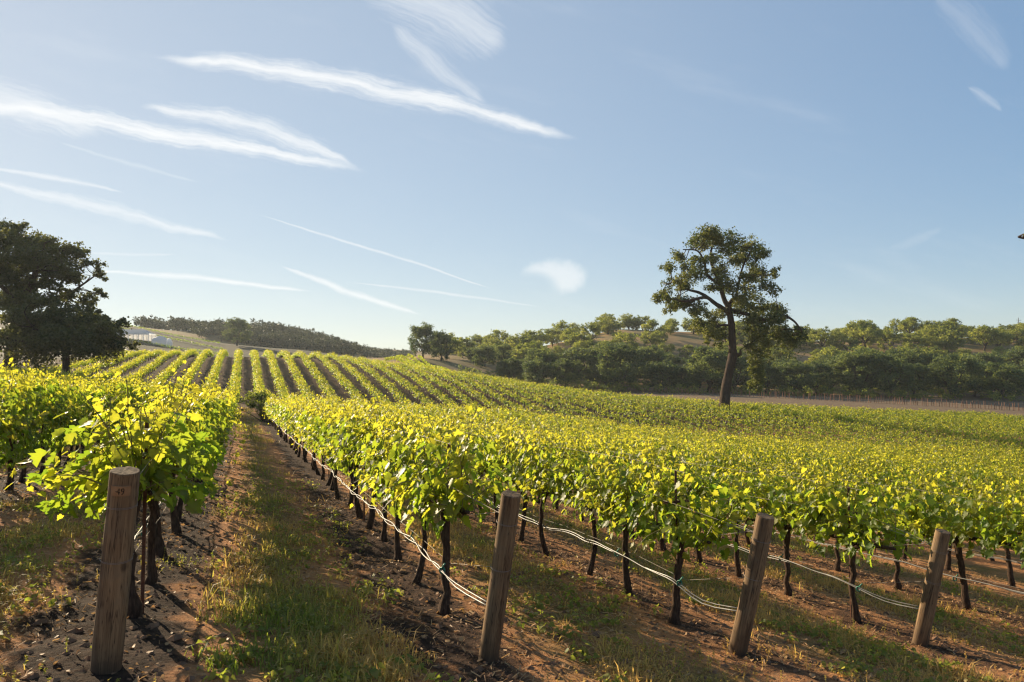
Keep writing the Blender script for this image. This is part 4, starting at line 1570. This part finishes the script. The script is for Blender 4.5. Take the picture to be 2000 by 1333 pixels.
# woods on the far left hill: one mass
mb = MB()
for i in range(620):
    px = rng.uniform(270, 800)
    d = rng.uniform(385, 470)
    if px > 690:
        d = rng.uniform(440, 640)
    x, y = (px - 1000) / F * d, d
    if px < 380 and d < 425:
        continue
    z = H(x, y)
    h = rng.uniform(4.0, 8.5) if px < 690 else rng.uniform(1.6, 4.0)
    n = 5
    C = np.column_stack([x + rng.normal(0, 2.2, n), y + rng.normal(0, 2.2, n), z + h * rng.uniform(0.35, 0.85, n)])
    leaf_cloud(mb, C, [2.2] * n, [34] * n, 0.85)
    tube(mb, [[x, y, z - 0.5], [x, y, z + h * 0.5]], [0.25, 0.15], 4, mat=1, cap=False)
tag(link('woodland', mb.mesh('woodland', [M_FARLEAF, M_OAKBARK])), 'dark oak woodland covering the far left hill and its ridge', 'woodland', kind='stuff')

# undergrowth at the foot of the right tree line
mb = MB()
for i in range(260):
    px = rng.uniform(900, 2100)
    d = rng.uniform(183, 200) + (18 if px < 1050 else 0)
    x, y = (px - 1000) / F * d, d
    z = H(x, y)
    leaf_cloud(mb, [[x, y, z + rng.uniform(0.4, 1.8)]], [rng.uniform(1.0, 2.0)], [70], 0.36)
tag(link('undergrowth', mb.mesh('undergrowth', M_HILLLEAF)), 'dark brush filling the foot of the right tree line', 'undergrowth', kind='stuff')

# bush at the far end of the path
mb = MB()
x, y, z = Hus(row_u(0) - 0.5, 55.0)
root = empty('bush', (x, y, z))
tag(root, 'dark rounded bush at the far end of the grass path', 'bush')
C = [np.array([rng.normal(0, 0.55), rng.normal(0, 0.6), rng.uniform(0.3, 1.8)]) for _ in range(14)]
leaf_cloud(mb, C, [0.6] * 14, [130] * 14, 0.14)
tag(link('foliage', mb.mesh('foliage', M_HILLLEAF), root), kind='stuff')
mb = MB()
for c in C:
    tube(mb, [(0, 0, -0.1), c * 0.5, c], [0.03, 0.02, 0.008], 5)
link('stem', mb.mesh('stem', M_BARK), root)

# small curved vine patch beyond the crest and terrace rows on the left slope
mb = MB()


def row_strip(pts, hgt, wid, leaf, step, young=0.5):
    p = smooth_path(np.array(pts), 14)
    d = np.linalg.norm(np.diff(p[:, :2], axis=0), axis=1).sum()
    n = max(3, int(d / step))
    ii = np.linspace(0, len(p) - 1, n)
    for q in ii:
        c = p[int(q)] * (1 - q % 1) + p[min(int(q) + 1, len(p) - 1)] * (q % 1)
        z = H(c[0], c[1])
        m = 12
        P = np.column_stack([c[0] + rng.normal(0, wid, m), c[1] + rng.normal(0, wid, m), z + rng.uniform(0.4, hgt, m)])
        add_leaves(mb, P, rng.normal(size=(m, 3)) + np.array([0, 0, 0.6]), rng.normal(size=(m, 3)), np.full(m, leaf), np.clip(rng.normal(young, 0.2, m), 0, 1), 0)


for off in range(4):
    pts = [((px - 1000) / F * d, d) for px, d in ((752 + off * 22, 226 - off * 2), (775 + off * 19, 216 - off * 2), (802 + off * 16, 203 - off * 2), (838 + off * 13, 188 - off))]
    row_strip(pts, 1.3, 0.14, 0.30, 0.35)
for j, (d0, d1) in enumerate(((262, 300), (300, 340), (326, 362))):
    pts = [((px - 1000) / F * d, d) for px, d in zip(np.linspace(150 + 6 * j, 440 - 6 * j, 6), np.linspace(d1, d0, 6))]
    row_strip(pts, 1.2, 0.22, 0.36, 1.1, 0.15)
tag(link('terrace_vines', mb.mesh('terrace_vines', M_VINE)), 'pale vine lines terracing the slopes beyond the main vineyard', 'grapevines', kind='stuff')

# ------------------------------------------------------------------ stake fence across the dirt field
x0, y0 = (1190 - 1000) / F * 186, 186
root = empty('stake_fence', (x0, y0, H(x0, y0)))
tag(root, 'long line of brown stakes across the dirt field below the trees', 'fence')
org = np.array(root.location)
mb = MB()
box(mb, (-0.05, -0.05, -0.3), (0.05, 0.05, 1.0))
stake_me = mb.mesh('stake', M_STAKE, smooth=False)
px_l = np.linspace(1140, 2040, 178)
tops = []
for i, px in enumerate(px_l):
    d = np.interp(px, [1140, 1200, 1420, 2000, 2050], [194, 188, 170, 150, 148]) + rng.normal(0, 0.5)
    px += rng.normal(0, 1.2)
    x, y = (px - 1000) / F * d, d
    h = rng.uniform(1.25, 1.75)
    z = H(x, y)
    o = link('stake', stake_me, root, loc=(x - org[0], y - org[1], z - org[2]), rot=(rng.normal(0, 0.03), rng.normal(0, 0.03), rng.uniform(0, 1.5)), scale=(1, 1, h))
    tops.append((x - org[0], y - org[1], z - org[2] + 0.55))
mb = MB()
tube(mb, tops[::3], 0.012, 4, cap=False)
link('wire', mb.mesh('wire', M_RUST), root)

# ------------------------------------------------------------------ poles on the right hill
def utility_pole(px, base_py, top_py, d, label, cross=True):
    b = pix(px, base_py, d)
    z = H(b.x, b.y)
    tp_ = pix(px, top_py, d)
    root = empty('utility_pole', (b.x, b.y, z), 0.2)
    tag(root, label, 'pole')
    hh = tp_.z - z
    mb = MB()
    tube(mb, [(0, 0, -0.5), (0, 0, hh)], [0.17, 0.12], 8)
    link('pole_shaft', mb.mesh('pole_shaft', M_POLE), root)
    if cross:
        for zz, w__ in ((hh - 1.2, 1.3), (hh - 2.2, 0.9)):
            mb = MB()
            box(mb, (-w__, -0.21, zz - 0.07), (w__, -0.135, zz + 0.07))
            arm = link('cross_arm', mb.mesh('cross_arm', M_POLE, smooth=False), root)
            for xx in (-w__ * 0.85, w__ * 0.85):
                mb = MB()
                tube(mb, [(xx, -0.17, zz + 0.072), (xx, -0.17, zz + 0.28)], [0.06, 0.05], 6)
                link('insulator', mb.mesh('insulator', M_POLE), arm)


utility_pole(1990, 650, 621, 338, 'tall utility pole with cross arms on the hill crest at right')
utility_pole(1782, 690, 654, 292, 'short plain grey pole among the oaks on the right hill', cross=False)

# ------------------------------------------------------------------ white tents on the left slope
def tent_long(px, d, length, width, eave, ridge, label):
    x = (px - 1000) / F * d
    z = H(x, d)
    root = empty('event_tent', (x, d, z), R_(6))
    tag(root, label, 'tent')
    l, w2 = length / 2, width / 2
    mb = MB()
    V = [(-l, -w2, eave), (l, -w2, eave), (l, w2, eave), (-l, w2, eave), (-l + w2 * 0.8, 0, ridge), (l - w2 * 0.8, 0, ridge)]
    mb.add(V, [(1, 2, 5), (3, 0, 4)], [(0, 1, 5, 4), (2, 3, 4, 5)])
    link('roof', mb.mesh('roof', M_TENT, smooth=False), root)
    mb = MB()
    box(mb, (-0.09, -0.09, -1.5), (0.09, 0.09, eave - 0.02))
    pole_me = mb.mesh('pole', M_TENT, smooth=False)
    for sx in np.linspace(-l, l, 9):
        for yy in (-w2, w2):
            link('pole', pole_me, root, loc=(sx, yy, 0))
    mb = MB()
    for yy in (-w2, w2):
        box(mb, (-l, yy - 0.03 + (0.06 if yy < 0 else -0.06), eave - 0.55), (l, yy + 0.03 + (0.06 if yy < 0 else -0.06), eave - 0.01))
    link('valance', mb.mesh('valance', M_TENT, smooth=False), root)
    mb = MB()
    box(mb, (-l + 0.3, w2 - 0.5, -1.5), (l - 0.3, w2 - 0.4, eave - 0.6))
    link('side_panel', mb.mesh('side_panel', M_TENT, smooth=False), root)


def tent_dome(px, d, rad, label):
    x = (px - 1000) / F * d
    z = H(x, d)
    root = empty('event_tent', (x, d, z))
    tag(root, label, 'tent')
    mb = MB()
    prof = [(1.0, 1.5), (0.80, 2.2), (0.5, 2.9), (0.2, 3.25), (0.02, 3.4)]
    n = 14
    V, Q = [], []
    for r_, zz in prof:
        for j in range(n):
            a_ = j / n * 6.283
            V.append((math.cos(a_) * rad * r_, math.sin(a_) * rad * r_, zz))
    for i in range(len(prof) - 1):
        for j in range(n):
            Q.append((i * n + j, i * n + (j + 1) % n, (i + 1) * n + (j + 1) % n, (i + 1) * n + j))
    mb.add(V, None, Q)
    link('roof', mb.mesh('roof', M_TENT), root)
    mb = MB()
    V, Q = [], []
    for zz in (-1.5, 1.49):
        for j in range(n):
            a_ = j / n * 6.283
            V.append((math.cos(a_) * rad * 0.97, math.sin(a_) * rad * 0.97, zz))
    for j in range(n):
        Q.append((j, (j + 1) % n, n + (j + 1) % n, n + j))
    mb.add(V, None, Q)
    link('wall', mb.mesh('wall', M_TENT), root)


tent_long(258, 292, 15.5, 8.0, 2.6, 4.4, 'long white marquee tent on the grassy left slope')
tent_dome(312, 288, 3.2, 'small round white tent right of the long marquee')
tent_dome(330, 284, 1.2, 'tiny white tent right of the round white tent')

# ------------------------------------------------------------------ air
mb = MB()
box(mb, (-1500, -900, -40), (1700, 1500, 75))
m = bpy.data.materials.new('haze_air')
m.use_nodes = True
t = NT(m.node_tree)
m.node_tree.nodes.remove(m.node_tree.nodes['Principled BSDF'])
pv = t.new('ShaderNodeVolumePrincipled')
pv.inputs['Color'].default_value = (0.86, 0.94, 1.0, 1)
pv.inputs['Density'].default_value = 0.00014
pv.inputs['Anisotropy'].default_value = 0.3
t.l.new(pv.outputs[0], m.node_tree.nodes['Material Output'].inputs['Volume'])
hz = link('haze', mb.mesh('haze', m, smooth=False))
tag(hz, kind='stuff')
